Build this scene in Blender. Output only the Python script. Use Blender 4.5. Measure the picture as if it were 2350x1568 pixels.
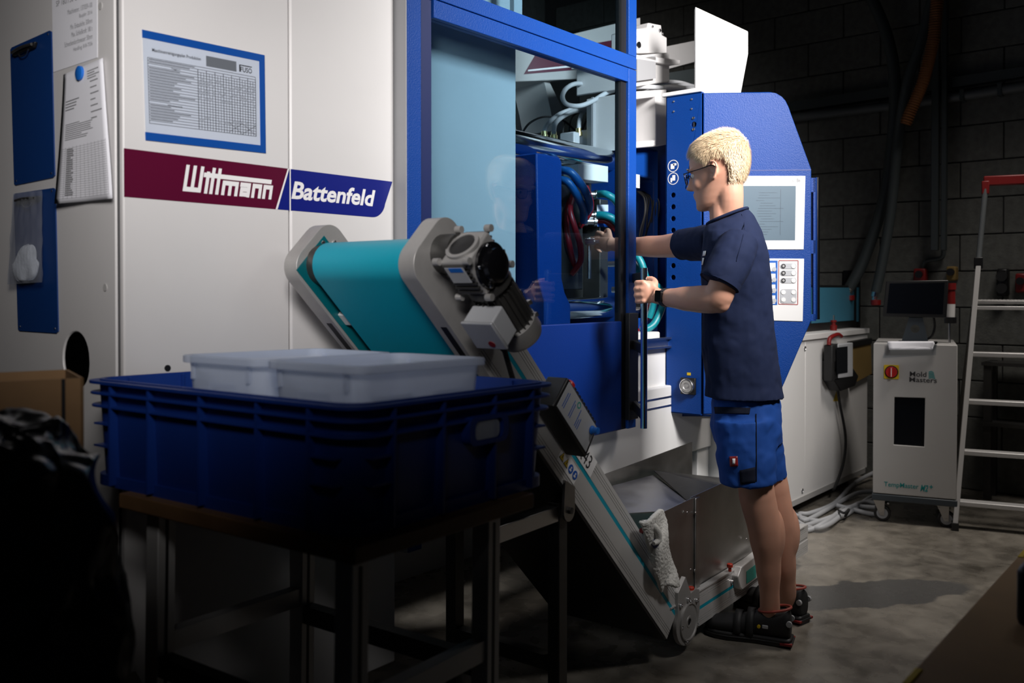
import bpy, bmesh, math, random
from mathutils import Vector, Matrix, noise
from mathutils.geometry import tessellate_polygon
random.seed(7)
V = Vector
R = math.radians
scn = bpy.context.scene
col = scn.collection
for o in list(bpy.data.objects):
    bpy.data.objects.remove(o)

# ------------------------------------------------------------------ camera
# world: X runs along the machine, Y into the machine, Z up, metres; camera stands at the origin, 1.22 m high
F, CX, CY = 2067.0, 1175.0, 690.0
PITCH, YAW = R(.7), R(39.5)
CAM = V((0, 0, 1.22))
RT = V((math.sin(YAW), -math.cos(YAW), 0))
FH = V((math.cos(YAW), math.sin(YAW), 0))
UP = V((0, 0, 1))
FW = FH * math.cos(PITCH) - UP * math.sin(PITCH)
U2 = UP * math.cos(PITCH) + FH * math.sin(PITCH)
cam = bpy.data.cameras.new('camera')
camo = bpy.data.objects.new('camera', cam)
col.objects.link(camo)
M = Matrix((RT, U2, -FW)).transposed().to_4x4()
M.translation = CAM
camo.matrix_world = M
cam.sensor_width = 36
cam.lens = 36 * F / 2350
cam.shift_y = -(784 - CY) / 2350
cam.clip_start = .05
cam.dof.use_dof = True
cam.dof.focus_distance = 3.15
cam.dof.aperture_fstop = 3.2
scn.camera = camo

# ------------------------------------------------------------------ light
world = bpy.data.worlds.new('dark_hall')
scn.world = world
world.use_nodes = True
bg = world.node_tree.nodes['Background']
bg.inputs[0].default_value = (.55, .75, 1, 1)
bg.inputs[1].default_value = .003


def aim(o, loc, tgt):
    o.location = loc
    o.rotation_euler = (V(tgt) - V(loc)).to_track_quat('-Z', 'Y').to_euler()


def area(name, loc, tgt, size, power, colr=(1, 1, 1), spread=180, sy=None):
    l = bpy.data.lights.new(name, 'AREA')
    l.shape = 'RECTANGLE'
    l.size = size
    l.size_y = sy or size
    l.energy = power
    l.color = colr
    l.spread = R(spread)
    o = bpy.data.objects.new(name, l)
    col.objects.link(o)
    aim(o, loc, tgt)
    return o


area('key_softbox', (2.45, -.2, 2.75), (3.1, 1.9, 1.88), .6, 42, (1, .97, .95), 78)
area('wall_softbox', (.16, .50, 2.0), (1.42, 1.95, 1.63), .45, 6.2, (1, .965, .95), 64)
area('hall_lamp', (4.6, .4, 3.6), (4.35, 1.2, 0), .8, 15, (1, .93, .86), 86)
scn.view_settings.view_transform = 'Standard'
scn.view_settings.look = 'None'
scn.view_settings.exposure = 0
scn.view_settings.gamma = 1
scn.view_settings.use_curve_mapping = False


# ------------------------------------------------------------------ helpers
def ray(x, y):
    return RT * ((x - CX) / F) + U2 * ((CY - y) / F) + FW


def at(x, y, X=None, Y=None, Z=None, f=None, pl=None):
    """point seen at photo position x,y that lies on a given real plane or at a given distance"""
    d = ray(x, y)
    if X is not None: t = X / d.x
    elif Y is not None: t = Y / d.y
    elif Z is not None: t = (Z - 1.22) / d.z
    elif f is not None: t = f
    else: t = (V(pl[0]) - CAM).dot(pl[1]) / d.dot(pl[1])
    return CAM + d * t


def srgb(r, g, b):
    c = [((v / 255 + .055) / 1.055) ** 2.4 if v > 10 else v / 255 / 12.92 for v in (r, g, b)]
    return (*c, 1)


MATS = {}


def mat(name, c, rough=.5, metal=0, var=.06, vscale=6, bump=0, bscale=300, spec=.5, coat=0, emit=0, trans=0, rvar=0, sss=0, aniso=0):
    m = bpy.data.materials.new(name)
    m.use_nodes = True
    nt = m.node_tree
    n = nt.nodes
    L = nt.links.new
    p = n['Principled BSDF']
    p.inputs['Roughness'].default_value = rough
    p.inputs['Metallic'].default_value = metal
    p.inputs['Specular IOR Level'].default_value = spec
    p.inputs['Coat Weight'].default_value = coat
    p.inputs['Transmission Weight'].default_value = trans
    if sss:
        p.inputs['Subsurface Weight'].default_value = sss
        p.inputs['Subsurface Radius'].default_value = (.012, .004, .002)
        p.inputs['Subsurface Scale'].default_value = 1
    tc = n.new('ShaderNodeTexCoord')
    nz = n.new('ShaderNodeTexNoise')
    nz.inputs['Scale'].default_value = vscale
    nz.inputs['Detail'].default_value = 6
    L(tc.outputs['Object'], nz.inputs['Vector'])
    mx = n.new('ShaderNodeMix')
    mx.data_type = 'RGBA'
    mx.inputs[6].default_value = tuple(max(0, x * (1 - var)) for x in c[:3]) + (1,)
    mx.inputs[7].default_value = tuple(min(1, x * (1 + var)) for x in c[:3]) + (1,)
    L(nz.outputs['Fac'], mx.inputs[0])
    L(mx.outputs[2], p.inputs['Base Color'])
    if rvar:
        mr = n.new('ShaderNodeMapRange')
        mr.inputs[3].default_value = rough - rvar
        mr.inputs[4].default_value = rough + rvar
        L(nz.outputs['Fac'], mr.inputs[0])
        L(mr.outputs[0], p.inputs['Roughness'])
    if bump:
        nb = n.new('ShaderNodeTexNoise')
        nb.inputs['Scale'].default_value = bscale
        nb.inputs['Detail'].default_value = 3
        L(tc.outputs['Object'], nb.inputs['Vector'])
        b = n.new('ShaderNodeBump')
        b.inputs['Strength'].default_value = bump
        b.inputs['Distance'].default_value = .002
        L(nb.outputs['Fac'], b.inputs['Height'])
        L(b.outputs[0], p.inputs['Normal'])
    if emit:
        L(mx.outputs[2], p.inputs['Emission Color'])
        p.inputs['Emission Strength'].default_value = emit
    MATS[name] = m
    return m


def glass(name, tint, refl=1.45, rough=.0):
    m = bpy.data.materials.new(name)
    m.use_nodes = True
    nt = m.node_tree
    n = nt.nodes
    L = nt.links.new
    n.remove(n['Principled BSDF'])
    t = n.new('ShaderNodeBsdfTransparent')
    t.inputs[0].default_value = (*tint, 1)
    g = n.new('ShaderNodeBsdfGlossy')
    g.inputs['Roughness'].default_value = rough
    lw = n.new('ShaderNodeLayerWeight')
    lw.inputs[0].default_value = .5
    pw = n.new('ShaderNodeMath')
    pw.operation = 'POWER'
    pw.inputs[1].default_value = 4.5
    L(lw.outputs['Facing'], pw.inputs[0])
    f0 = ((refl - 1) / (refl + 1)) ** 2
    fr = n.new('ShaderNodeMath')
    fr.operation = 'MULTIPLY_ADD'
    fr.inputs[1].default_value = 1 - f0
    fr.inputs[2].default_value = f0
    L(pw.outputs[0], fr.inputs[0])
    mx = n.new('ShaderNodeMixShader')
    L(fr.outputs[0], mx.inputs[0])
    L(t.outputs[0], mx.inputs[1])
    L(g.outputs[0], mx.inputs[2])
    L(mx.outputs[0], n['Material Output'].inputs[0])
    MATS[name] = m
    return m


class MB:
    """collects shapes into one mesh"""
    def __init__(s):
        s.v, s.f = [], []

    def add(s, vs, fs):
        k = len(s.v)
        s.v += [V(p) for p in vs]
        s.f += [[i + k for i in q] for q in fs]
        return s

    def bbox(s, x0, x1, y0, y1, z0, z1, m=None):
        vs = [V((x, y, z)) for x in (x0, x1) for y in (y0, y1) for z in (z0, z1)]
        if m: vs = [m @ p for p in vs]
        return s.add(vs, [(0, 1, 3, 2), (4, 6, 7, 5), (0, 4, 5, 1), (2, 3, 7, 6), (0, 2, 6, 4), (1, 5, 7, 3)])

    def obox(s, c, ax, ay, az):
        """box from centre and three half-axis vectors"""
        c = V(c)
        vs = [c + ax * i + ay * j + az * k for i in (-1, 1) for j in (-1, 1) for k in (-1, 1)]
        return s.add(vs, [(0, 1, 3, 2), (4, 6, 7, 5), (0, 4, 5, 1), (2, 3, 7, 6), (0, 2, 6, 4), (1, 5, 7, 3)])

    def prism(s, poly, off, holes=()):
        loops = [[V(p) for p in poly]] + [[V(p) for p in h] for h in holes]
        off = V(off)
        flat = [p for l in loops for p in l]
        n = len(flat)
        if holes or len(poly) > 4:
            tris = [list(t) for t in tessellate_polygon(loops)]
        else:
            tris = [list(range(n))]
        fs = tris + [[i + n for i in reversed(t)] for t in tris]
        b = 0
        for l in loops:
            m = len(l)
            fs += [(b + i, b + (i + 1) % m, b + (i + 1) % m + n, b + i + n) for i in range(m)]
            b += m
        return s.add(flat + [p + off for p in flat], fs)

    def loft(s, rings, cap=True, closed=True):
        n = len(rings[0])
        vs = [p for r in rings for p in r]
        fs = []
        for i in range(len(rings) - 1):
            for j in range(n if closed else n - 1):
                a, b = i * n + j, i * n + (j + 1) % n
                fs.append((a, b, b + n, a + n))
        if cap and closed:
            fs.append(tuple(reversed(range(n))))
            fs.append(tuple((len(rings) - 1) * n + j for j in range(n)))
        return s.add(vs, fs)

    def tube(s, pts, r, n=10, res=6, cap=True, flat=1):
        pts = [V(p) for p in pts]
        rs = list(r) if hasattr(r, '__len__') else [r] * len(pts)
        if res > 1 and len(pts) > 2:
            P, Q = [], []
            for i in range(len(pts) - 1):
                p0, p1, p2, p3 = pts[max(i - 1, 0)], pts[i], pts[i + 1], pts[min(i + 2, len(pts) - 1)]
                for k in range(res):
                    t = k / res
                    P.append(.5 * ((2 * p1) + (p2 - p0) * t + (2 * p0 - 5 * p1 + 4 * p2 - p3) * t * t + (3 * p1 - p0 - 3 * p2 + p3) * t ** 3))
                    Q.append(rs[i] + (rs[i + 1] - rs[i]) * (t * t * (3 - 2 * t)))
            P.append(pts[-1])
            Q.append(rs[-1])
            pts, rs = P, Q
        rings = []
        u = None
        for i, p in enumerate(pts):
            d = (pts[min(i + 1, len(pts) - 1)] - pts[max(i - 1, 0)])
            if d.length < 1e-9: d = V((0, 0, 1))
            d.normalize()
            if u is None:
                u = d.cross(V((0, 0, 1)))
                if u.length < .1: u = d.cross(V((1, 0, 0)))
            u = (u - d * u.dot(d)).normalized()
            w = d.cross(u)
            rings.append([p + (u * math.cos(a) + w * math.sin(a) * flat) * rs[i] for a in (2 * math.pi * k / n for k in range(n))])
        return s.loft(rings, cap)

    def cyl(s, p0, p1, r0, r1=None, n=24, cap=True):
        return s.tube([p0, p1], [r0, r0 if r1 is None else r1], n, 1, cap)

    def lathe(s, o, ax, prof, n=24):
        o, ax = V(o), V(ax).normalized()
        u = ax.orthogonal().normalized()
        w = ax.cross(u)
        rings = [[o + ax * h + (u * math.cos(a) + w * math.sin(a)) * r for a in (2 * math.pi * k / n for k in range(n))] for r, h in prof]
        return s.loft(rings)

    def ell(s, c, ax, ay, az, nu=20, nv=12):
        c = V(c)
        rings = []
        for i in range(nv + 1):
            t = math.pi * (i + .02) / (nv + .04)
            rings.append([c + az * -math.cos(t) + (ax * math.cos(a) + ay * math.sin(a)) * math.sin(t) for a in (2 * math.pi * k / nu for k in range(nu))])
        return s.loft(rings)

    def build(s, name, m, parent=None, bevel=0, smooth=40, seg=2, sub=0):
        me = bpy.data.meshes.new(name)
        me.from_pydata([tuple(p) for p in s.v], [], s.f)
        me.validate()
        bm = bmesh.new()
        bm.from_mesh(me)
        bmesh.ops.recalc_face_normals(bm, faces=bm.faces)
        bm.to_mesh(me)
        bm.free()
        me.materials.append(MATS[m] if isinstance(m, str) else m)
        if smooth:
            me.polygons.foreach_set('use_smooth', [True] * len(me.polygons))
            me.set_sharp_from_angle(angle=R(smooth))
        o = bpy.data.objects.new(name, me)
        col.objects.link(o)
        if parent is not None:
            o.parent = parent
            if parent.type == 'EMPTY' and parent.name in WORLDROOT:
                o.matrix_parent_inverse = parent.matrix_basis.inverted()
        if bevel:
            b = o.modifiers.new('edge', 'BEVEL')
            b.width = bevel
            b.segments = seg
            b.limit_method = 'ANGLE'
            b.angle_limit = R(35)
            b.use_clamp_overlap = True
        if sub:
            b = o.modifiers.new('sub', 'SUBSURF')
            b.levels = b.render_levels = sub
        return o


WORLDROOT = set()


def tag(o, label, cat, group=None):
    o['label'] = label
    o['category'] = cat
    if group: o['group'] = group
    return o


def root(name, label, cat, loc, group=None, local=False, rz=0):
    o = bpy.data.objects.new(name, None)
    o.empty_display_size = .05
    col.objects.link(o)
    o.location = loc
    o.rotation_euler = (0, 0, rz)
    o.matrix_basis = Matrix.Translation(loc) @ Matrix.Rotation(rz, 4, 'Z')
    if not local: WORLDROOT.add(o.name)
    return tag(o, label, cat, group)


def struct(o):
    o['kind'] = 'structure'
    return o


def circ(c, u, v, r, n=24, r2=None):
    c = V(c)
    return [c + u * (math.cos(2 * math.pi * k / n) * r) + v * (math.sin(2 * math.pi * k / n) * (r2 or r)) for k in range(n)]


def rrect(c, u, v, hw, hh, r, n=5):
    c = V(c)
    out = []
    for sx, sy, a0 in ((1, 1, 0), (-1, 1, 90), (-1, -1, 180), (1, -1, 270)):
        for k in range(n + 1):
            a = R(a0 + 90 * k / n)
            out.append(c + u * (sx * (hw - r) + r * math.cos(a)) + v * (sy * (hh - r) + r * math.sin(a)))
    return out


class Quad:
    """surface patch between four corners: u runs right, v runs down, 0..1"""
    def __init__(s, tl, tr, br, bl, out):
        s.c = [V(p) for p in (tl, tr, br, bl)]
        s.n = V(out).normalized()

    def __call__(s, u, v, h=0):
        a, b, c, d = s.c
        return (a * (1 - u) + b * u) * (1 - v) + (d * (1 - u) + c * u) * v + s.n * h

    def rect(s, mb, u0, v0, u1, v1, h=.0006, t=.0003):
        p = [s(u0, v0, h), s(u1, v0, h), s(u1, v1, h), s(u0, v1, h)]
        return mb.prism(p, -s.n * t)

    def line(s, mb, u0, v0, u1, v1, w, h=.0015):
        a, b = s(u0, v0, h), s(u1, v1, h)
        d = (b - a).normalized().cross(s.n) * w * .5
        return mb.prism([a + d, b + d, b - d, a - d], -s.n * .0003)


_tc = {}


def text2d(txt, bold=0, shear=0):
    key = (txt, bold, shear)
    if key not in _tc:
        c = bpy.data.curves.new('t', 'FONT')
        c.body = txt
        c.offset = bold
        c.shear = shear
        c.resolution_u = 3
        o = bpy.data.objects.new('t', c)
        me = bpy.data.meshes.new_from_object(o)
        vs = [(p.co.x, p.co.y) for p in me.vertices]
        fs = [list(p.vertices) for p in me.polygons]
        bpy.data.objects.remove(o)
        bpy.data.curves.remove(c)
        bpy.data.meshes.remove(me)
        _tc[key] = (vs, fs)
    return _tc[key]


def text(mb, txt, quad, u0, v0, u1, v1, bold=0, shear=0, h=.0009):
    """flat lettering that fills a rectangle of the patch"""
    vs, fs = text2d(txt, bold, shear)
    x0, x1 = min(p[0] for p in vs), max(p[0] for p in vs)
    y0, y1 = min(p[1] for p in vs), max(p[1] for p in vs)
    return mb.add([quad(u0 + (u1 - u0) * (x - x0) / (x1 - x0), v1 + (v0 - v1) * (y - y0) / (y1 - y0), h) for x, y in vs], fs)


STK = [0]


def stroke(mb, quad, pts, w, fn, h=.0009):
    """thick polyline of lettering in patch units mapped by fn"""
    for (a, b), (c, d) in zip(pts, pts[1:]):
        l = math.hypot(c - a, d - b)
        ex, ey = (c - a) / l * w * .5, (d - b) / l * w * .5
        q = [(a - ex - ey, b - ey + ex), (c + ex - ey, d + ey + ex), (c + ex + ey, d + ey - ex), (a - ex + ey, b - ey - ex)]
        STK[0] += 1
        hh = h + .00003 * (STK[0] % 40)
        mb.prism([quad(*fn(x, y), hh) for x, y in q], quad.n * -.0004)


def grid(fn, nu, nv):
    vs = [fn(i / nu, j / nv) for j in range(nv + 1) for i in range(nu + 1)]
    fs = [(j * (nu + 1) + i, j * (nu + 1) + i + 1, (j + 1) * (nu + 1) + i + 1, (j + 1) * (nu + 1) + i) for j in range(nv) for i in range(nu)]
    return vs, fs


def solidify(o, t, off=0):
    m = o.modifiers.new('thick', 'SOLIDIFY')
    m.thickness = t
    m.offset = off
    return o


def cut(x, y):
    return V((x, y))


# ------------------------------------------------------------------ materials
mat('white_paint', (.60, .585, .58, 1), .42, var=.03, bump=.12, bscale=900, rvar=.05)
mat('white_bright', (.78, .77, .76, 1), .4, var=.02, bump=.08, bscale=900)
mat('grey_trim', (.30, .30, .31, 1), .5)
mat('black', (.006, .006, .007, 1), .45, var=.2)
mat('black_gloss', (.004, .004, .005, 1), .15, var=.1)
mat('blue_shaded', (.002, .010, .07, 1), .45, var=.06)  # left door stile: blue paint with the shadow on it mixed into the colour
mat('door_blue', (.002, .018, .125, 1), .4, var=.06, bump=.2, bscale=300, spec=.3)
mat('rubber', (.012, .012, .013, 1), .6, var=.2)
mat('blue_paint', (.002, .040, .22, 1), .46, var=.06, bump=.6, bscale=240, spec=.25)
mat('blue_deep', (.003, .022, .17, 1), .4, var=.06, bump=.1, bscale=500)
mat('banner_red', (.085, .002, .022, 1), .35, var=.08)
mat('banner_blue', (.004, .010, .17, 1), .35, var=.08)
mat('print_white', (.75, .74, .74, 1), .5, var=.02)
mat('print_black', (.02, .02, .022, 1), .6, var=.1)
mat('print_grey', (.20, .20, .21, 1), .6, var=.1)
mat('paper', (.78, .78, .83, 1), .7, var=.03, vscale=20)
mat('frame_blue', (.01, .10, .42, 1), .4, var=.05)
mat('clip_blue', (.004, .035, .16, 1), .45, var=.1)
mat('magnet_blue', (.01, .14, .55, 1), .4, var=.05)
mat('steel', (.55, .55, .56, 1), .3, 1, var=.1, rvar=.08)
mat('steel_brushed', (.42, .41, .40, 1), .38, 1, var=.25, vscale=14, rvar=.1)
mat('chrome', (.75, .77, .8, 1), .12, 1, var=.03)
mat('aluminium', (.56, .55, .54, 1), .42, .3, var=.05, bump=.08, bscale=600)
mat('cast_alu', (.40, .39, .38, 1), .45, .45, var=.12, vscale=30, bump=.15, bscale=500)
mat('dark_metal', (.09, .088, .085, 1), .42, .7, var=.2, vscale=30, bump=.1, bscale=300)
mat('teal_belt', (.0, .29, .40, 1), .42, var=.04, vscale=3)
mat('void', (.001, .001, .001, 1), .95, spec=0)
mat('teal_dark', (.0, .10, .12, 1), .35, var=.06)
mat('teal_print', (.0, .22, .22, 1), .5, var=.04)
mat('crate_blue', (.004, .030, .20, 1), .45, var=.1, vscale=9, bump=.15, bscale=150)
mat('wood', (.16, .085, .035, 1), .6, var=.35, vscale=12, bump=.3, bscale=60)
mat('cardboard', (.22, .125, .055, 1), .8, var=.1, vscale=30)
mat('bag_black', (.012, .012, .013, 1), .25, var=.2)
mat('red', (.42, .012, .012, 1), .4, var=.08)
mat('red_dark', (.20, .008, .008, 1), .45, var=.1)
mat('yellow', (.62, .42, .01, 1), .45, var=.06)
mat('sign_blue', (.01, .09, .42, 1), .45, var=.05)
mat('hose_blue', (.005, .08, .26, 1), .35, var=.25, vscale=90, bump=.4, bscale=250)
mat('hose_teal', (.005, .20, .24, 1), .35, var=.25, vscale=90, bump=.4, bscale=250)
mat('hose_red', (.24, .008, .014, 1), .35, var=.2, vscale=60)
mat('cable_grey', (.42, .43, .45, 1), .5, var=.05)
mat('brass', (.65, .52, .24, 1), .3, 1, var=.1)
mat('screen', (.115, .16, .20, 1), .25, var=.05, vscale=2)
mat('screen_black', (.004, .005, .008, 1), .2, var=.1)
mat('window_blue', (.05, .20, .30, 1), .35, var=.06, vscale=2)
mat('panel_white', (.74, .73, .72, 1), .45, var=.02)
mat('skin', (.56, .29, .20, 1), .48, var=.10, vscale=18, bump=.12, bscale=700, sss=.12)
mat('hair', (.66, .50, .32, 1), .5, var=.3, vscale=160)
mat('shirt', (.008, .014, .043, 1), .85, var=.12, vscale=40, bump=.25, bscale=900, spec=.2)
mat('shorts', (.008, .055, .26, 1), .8, var=.1, vscale=30, bump=.3, bscale=800, spec=.25)
mat('shorts_dark', (.006, .008, .018, 1), .85, var=.1, spec=.2)
mat('shoe', (.009, .009, .010, 1), .65, var=.3, vscale=60, bump=.3, bscale=500)
mat('sole', (.012, .012, .013, 1), .5, var=.2, vscale=40)
mat('shoe_red', (.30, .05, .035, 1), .6, var=.1)
mat('reflective', (.45, .46, .48, 1), .4, .3, var=.05)
mat('concrete_block', (.125, .127, .118, 1), .9, var=.45, vscale=26, bump=.9, bscale=70)
mat('mortar', (.05, .05, .05, 1), .95, var=.3, vscale=20, bump=.6, bscale=80)
mat('pipe_grey', (.10, .11, .115, 1), .5, var=.1)
mat('duct_dark', (.045, .055, .058, 1), .5, var=.1)
mat('orange_hose', (.20, .075, .02, 1), .5, var=.15)
mat('envelope', (.22, .14, .04, 1), .75, var=.1)
mat('caster_grey', (.35, .36, .38, 1), .45)
mat('unit_base', (.035, .045, .055, 1), .5)
mat('unit_white', (.42, .41, .40, 1), .45, var=.03)
mat('green_label', (.02, .30, .25, 1), .4, var=.2)
mat('ply', (.26, .145, .05, 1), .6, var=.3, vscale=7)
mat('ceiling_dark', (.02, .02, .022, 1), .9)
mat('towel', (.62, .61, .58, 1), .95, var=.12, vscale=120, bump=1, bscale=350, spec=.1)
mat('towel_blue', (.10, .11, .22, 1), .95, var=.2, vscale=60, bump=1, bscale=350)
glass('door_glass', (.67, .79, .855), 1.75)
glass('clear_film', (.88, .9, .92), 1.35, .12)
glass('lens_glass', (.86, .9, .92), 1.3)


def translucent(name, c, alpha):
    m = mat(name, c, .38, var=.04, spec=.4)
    nt = m.node_tree
    n = nt.nodes
    L = nt.links.new
    p = n['Principled BSDF']
    tl = n.new('ShaderNodeBsdfTranslucent')
    tl.inputs[0].default_value = c
    t = n.new('ShaderNodeBsdfTransparent')
    t.inputs[0].default_value = (.93, .95, 1, 1)
    a = n.new('ShaderNodeMixShader')
    a.inputs[0].default_value = .5
    b = n.new('ShaderNodeMixShader')
    b.inputs[0].default_value = alpha
    L(p.outputs[0], a.inputs[1])
    L(tl.outputs[0], a.inputs[2])
    L(a.outputs[0], b.inputs[1])
    L(t.outputs[0], b.inputs[2])
    L(b.outputs[0], n['Material Output'].inputs[0])
    return m


translucent('bin_plastic', (.80, .85, .93, 1), .40)
translucent('bag_clear', (.55, .57, .6, 1), .72)


def floor_mat():
    m = bpy.data.materials.new('concrete_floor')
    m.use_nodes = True
    nt = m.node_tree
    n = nt.nodes
    L = nt.links.new
    p = n['Principled BSDF']
    tc = n.new('ShaderNodeTexCoord')

    def noi(scale, detail, dist=0):
        q = n.new('ShaderNodeTexNoise')
        q.inputs['Scale'].default_value = scale
        q.inputs['Detail'].default_value = detail
        q.inputs['Distortion'].default_value = dist
        L(tc.outputs['Object'], q.inputs['Vector'])
        return q
    a, b, c = noi(1.6, 8, .6), noi(9, 8, .3), noi(120, 2)
    cr = n.new('ShaderNodeValToRGB')
    cr.color_ramp.elements[0].position = .34
    cr.color_ramp.elements[0].color = (.07, .062, .05, 1)
    cr.color_ramp.elements[1].position = .68
    cr.color_ramp.elements[1].color = (.33, .30, .255, 1)
    ad = n.new('ShaderNodeMix')
    ad.inputs[0].default_value = .45
    L(a.outputs['Fac'], ad.inputs[2])
    L(b.outputs['Fac'], ad.inputs[3])
    L(ad.outputs[0], cr.inputs[0])
    # filled repair patch: long grey patch with a ragged outline
    mp = n.new('ShaderNodeMapping')
    mp.vector_type = 'TEXTURE'
    mp.inputs['Location'].default_value = (3.72, 1.30, 0)
    mp.inputs['Rotation'].default_value = (0, 0, R(-38))
    mp.inputs['Scale'].default_value = (.50, .135, 1)
    wob = n.new('ShaderNodeVectorMath')
    wob.operation = 'MULTIPLY_ADD'
    wob.inputs[1].default_value = (.16, .16, 0)
    L(noi(7, 6).outputs['Color'], wob.inputs[0])
    L(tc.outputs['Object'], wob.inputs[2])
    L(wob.outputs[0], mp.inputs[0])
    ln = n.new('ShaderNodeVectorMath')
    ln.operation = 'LENGTH'
    L(mp.outputs[0], ln.inputs[0])
    st = n.new('ShaderNodeMapRange')
    st.inputs[1].default_value = 1.0
    st.inputs[2].default_value = 1.1
    L(ln.outputs['Value'], st.inputs[0])
    mx = n.new('ShaderNodeMix')
    mx.data_type = 'RGBA'
    mx.inputs[6].default_value = (.088, .086, .082, 1)
    L(st.outputs[0], mx.inputs[0])
    L(cr.outputs[0], mx.inputs[7])
    L(mx.outputs[2], p.inputs['Base Color'])
    mr = n.new('ShaderNodeMapRange')
    mr.inputs[3].default_value = .14
    mr.inputs[4].default_value = .42
    L(b.outputs['Fac'], mr.inputs[0])
    L(mr.outputs[0], p.inputs['Roughness'])
    bu = n.new('ShaderNodeBump')
    bu.inputs['Strength'].default_value = .08
    bu.inputs['Distance'].default_value = .002
    L(c.outputs['Fac'], bu.inputs['Height'])
    L(bu.outputs[0], p.inputs['Normal'])
    MATS['concrete_floor'] = m


floor_mat()

# ------------------------------------------------------------------ the hall
struct(MB().bbox(-1.5, 6.2, -3, 5, -.05, 0).build('floor', 'concrete_floor'))
XW = 6.0
wall = struct(MB().bbox(XW + .012, XW + .25, -3, 5, 0, 4.2).build('wall_back', 'mortar'))
bl, bh = .475, .222
bm_cache = []
for k in range(3):
    q = MB().bbox(0, .03, .004, bl - .004, .004, bh - .004)
    ob = q.build('block', 'concrete_block', wall, bevel=.003, smooth=0, seg=1)
    bm_cache.append(ob)
used = 0
for j in range(16):
    for i in range(9):
        y = -.2 + i * bl + (bl * .5 if j % 2 else 0) + .17
        o = bm_cache[used] if used < 3 else bm_cache[used % 3].copy()
        if used >= 3:
            col.objects.link(o)
        o.location = (XW + random.uniform(-.002, .002), y, j * bh)
        used += 1
struct(MB().bbox(-1.5, 6.2, 4.6, 4.8, 0, 4.2).build('wall_left', 'concrete_block'))
struct(MB().bbox(-1.5, 6.25, -3, 5, 4.2, 4.3).build('ceiling', 'ceiling_dark'))
# ------------------------------------------------------------------ injection moulding machine
YW, YD, XS = 1.95, 1.90, .989      # white cladding front, door front, end face of the cladding
NY, NX = V((0, -1, 0)), V((-1, 0, 0))
mach = root('injection_molding_machine', 'large white and blue injection molding machine with sliding glass door and control panel', 'machine', (2.4, 2.4, 0))
XE = at(905, 0, Y=YW).x
XSEAM = at(664, 0, Y=YW).x
YS = 2.06
XOPEN = at(1183, 300, Y=YS).x
ZT = 2.75
# inner carcass and cladding panels
MB().bbox(XS + .022, XE - .02, YW + .02, 3.5, .12, ZT - .05).build('carcass', 'grey_trim', mach)


def yz(px, py): return at(px, py, X=XS)


hc = yz(174, 828)
side = MB()
ez, ey = V((0, 0, 1)), V((0, 1, 0))
poly = [V((XS, YW + .012, .12)), V((XS, 3.3, .12)), V((XS, 3.3, ZT)), V((XS, YW + .012, ZT))]
side.prism(poly, (.007, 0, 0), [circ(hc, ey, ez, .068, 28)])
sp = side.build('end_panel', 'white_paint', mach, bevel=.004)
MB().cyl(hc + V((.0085, 0, 0)), hc + V((.0195, 0, 0)), .075).build('hole_shade', 'void', sp)  # black disc stands in for the shade inside the hole
for px, py in ((242, 660), (231, 14)):
    c = yz(px, py)
    MB().cyl(c, c + NX * .0015, .0085, n=20).build('plug', 'grey_trim' if py > 900 else 'unit_white', sp)
fp1 = MB().bbox(XS + .012, XSEAM - .002, YW, YW + .018, .12, ZT).build('front_panel', 'white_paint', mach, bevel=.004)
fp2 = MB().bbox(XSEAM + .002, XE, YW, YW + .018, .12, ZT).build('front_panel', 'white_paint', mach, bevel=.006)
MB().bbox(XE - .03, XE - .005, YW + .02, YW + .5, .12, ZT).build('panel_return', 'grey_trim', mach)
c = at(384, 845, Y=YW)
MB().cyl(c, c + NY * .002, .0075, n=18).build('plug', 'black', fp1)


def wq(tl, tr, br, bl, Y=YW):
    return Quad(*[at(*p, Y=Y) for p in (tl, tr, br, bl)], NY)


# banner: z limits are level on the wall, ends follow the print
zb0, zb1 = .5 * (at(272, 452, Y=YW).z + at(870, 499, Y=YW).z), .5 * (at(275, 338, Y=YW).z + at(900, 418, Y=YW).z)
xa = XS + .014
xd0, xd1 = at(632, 480, Y=YW).x, at(660, 392, Y=YW).x
xr = at(900, 418, Y=YW).x
yb = YW - .0003
xs0, xs1 = XSEAM - .0025, XSEAM + .0025


def bp(x, z): return V((x, yb, z))


def onslant(z): return xd0 + (xd1 - xd0) * (z - zb0) / (zb1 - zb0)


ban = MB().prism([bp(xa, zb0), bp(onslant(zb0), zb0), bp(onslant(zb1), zb1), bp(xa, zb1)], (0, -.0006, 0)).build('banner', 'banner_red', fp1)
MB().prism([bp(onslant(zb0) + .006, zb0), bp(xs0, zb0), bp(xs0, zb1), bp(onslant(zb1) + .006, zb1)], (0, -.0006, 0)).build('banner', 'banner_blue', fp1)
MB().prism([bp(onslant(zb0), zb0), bp(onslant(zb0) + .006, zb0), bp(onslant(zb1) + .006, zb1), bp(onslant(zb1), zb1)], (0, -.0005, 0)).build('banner_line', 'print_white', fp1)
rc = .05
zc_, xk = zb0 + rc, xr - .028
arc = [bp(xk - rc + rc * math.sin(a), zc_ - rc * math.cos(a)) for a in (R(80 * k / 8) for k in range(9))]
MB().prism([bp(xs1, zb0)] + arc + [bp(xr, zb1), bp(xs1, zb1)], (0, -.0006, 0)).build('banner', 'banner_blue', fp2)
# lettering on the banner
wm = MB()
q = Quad(bp(xa, zb1), bp(xr, zb1), bp(xr, zb0), bp(xa, zb0), NY)
WX0, WX1 = (at(421, 425, Y=YW).x - xa) / (xr - xa), (at(622, 440, Y=YW).x - xa) / (xr - xa)


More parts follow.
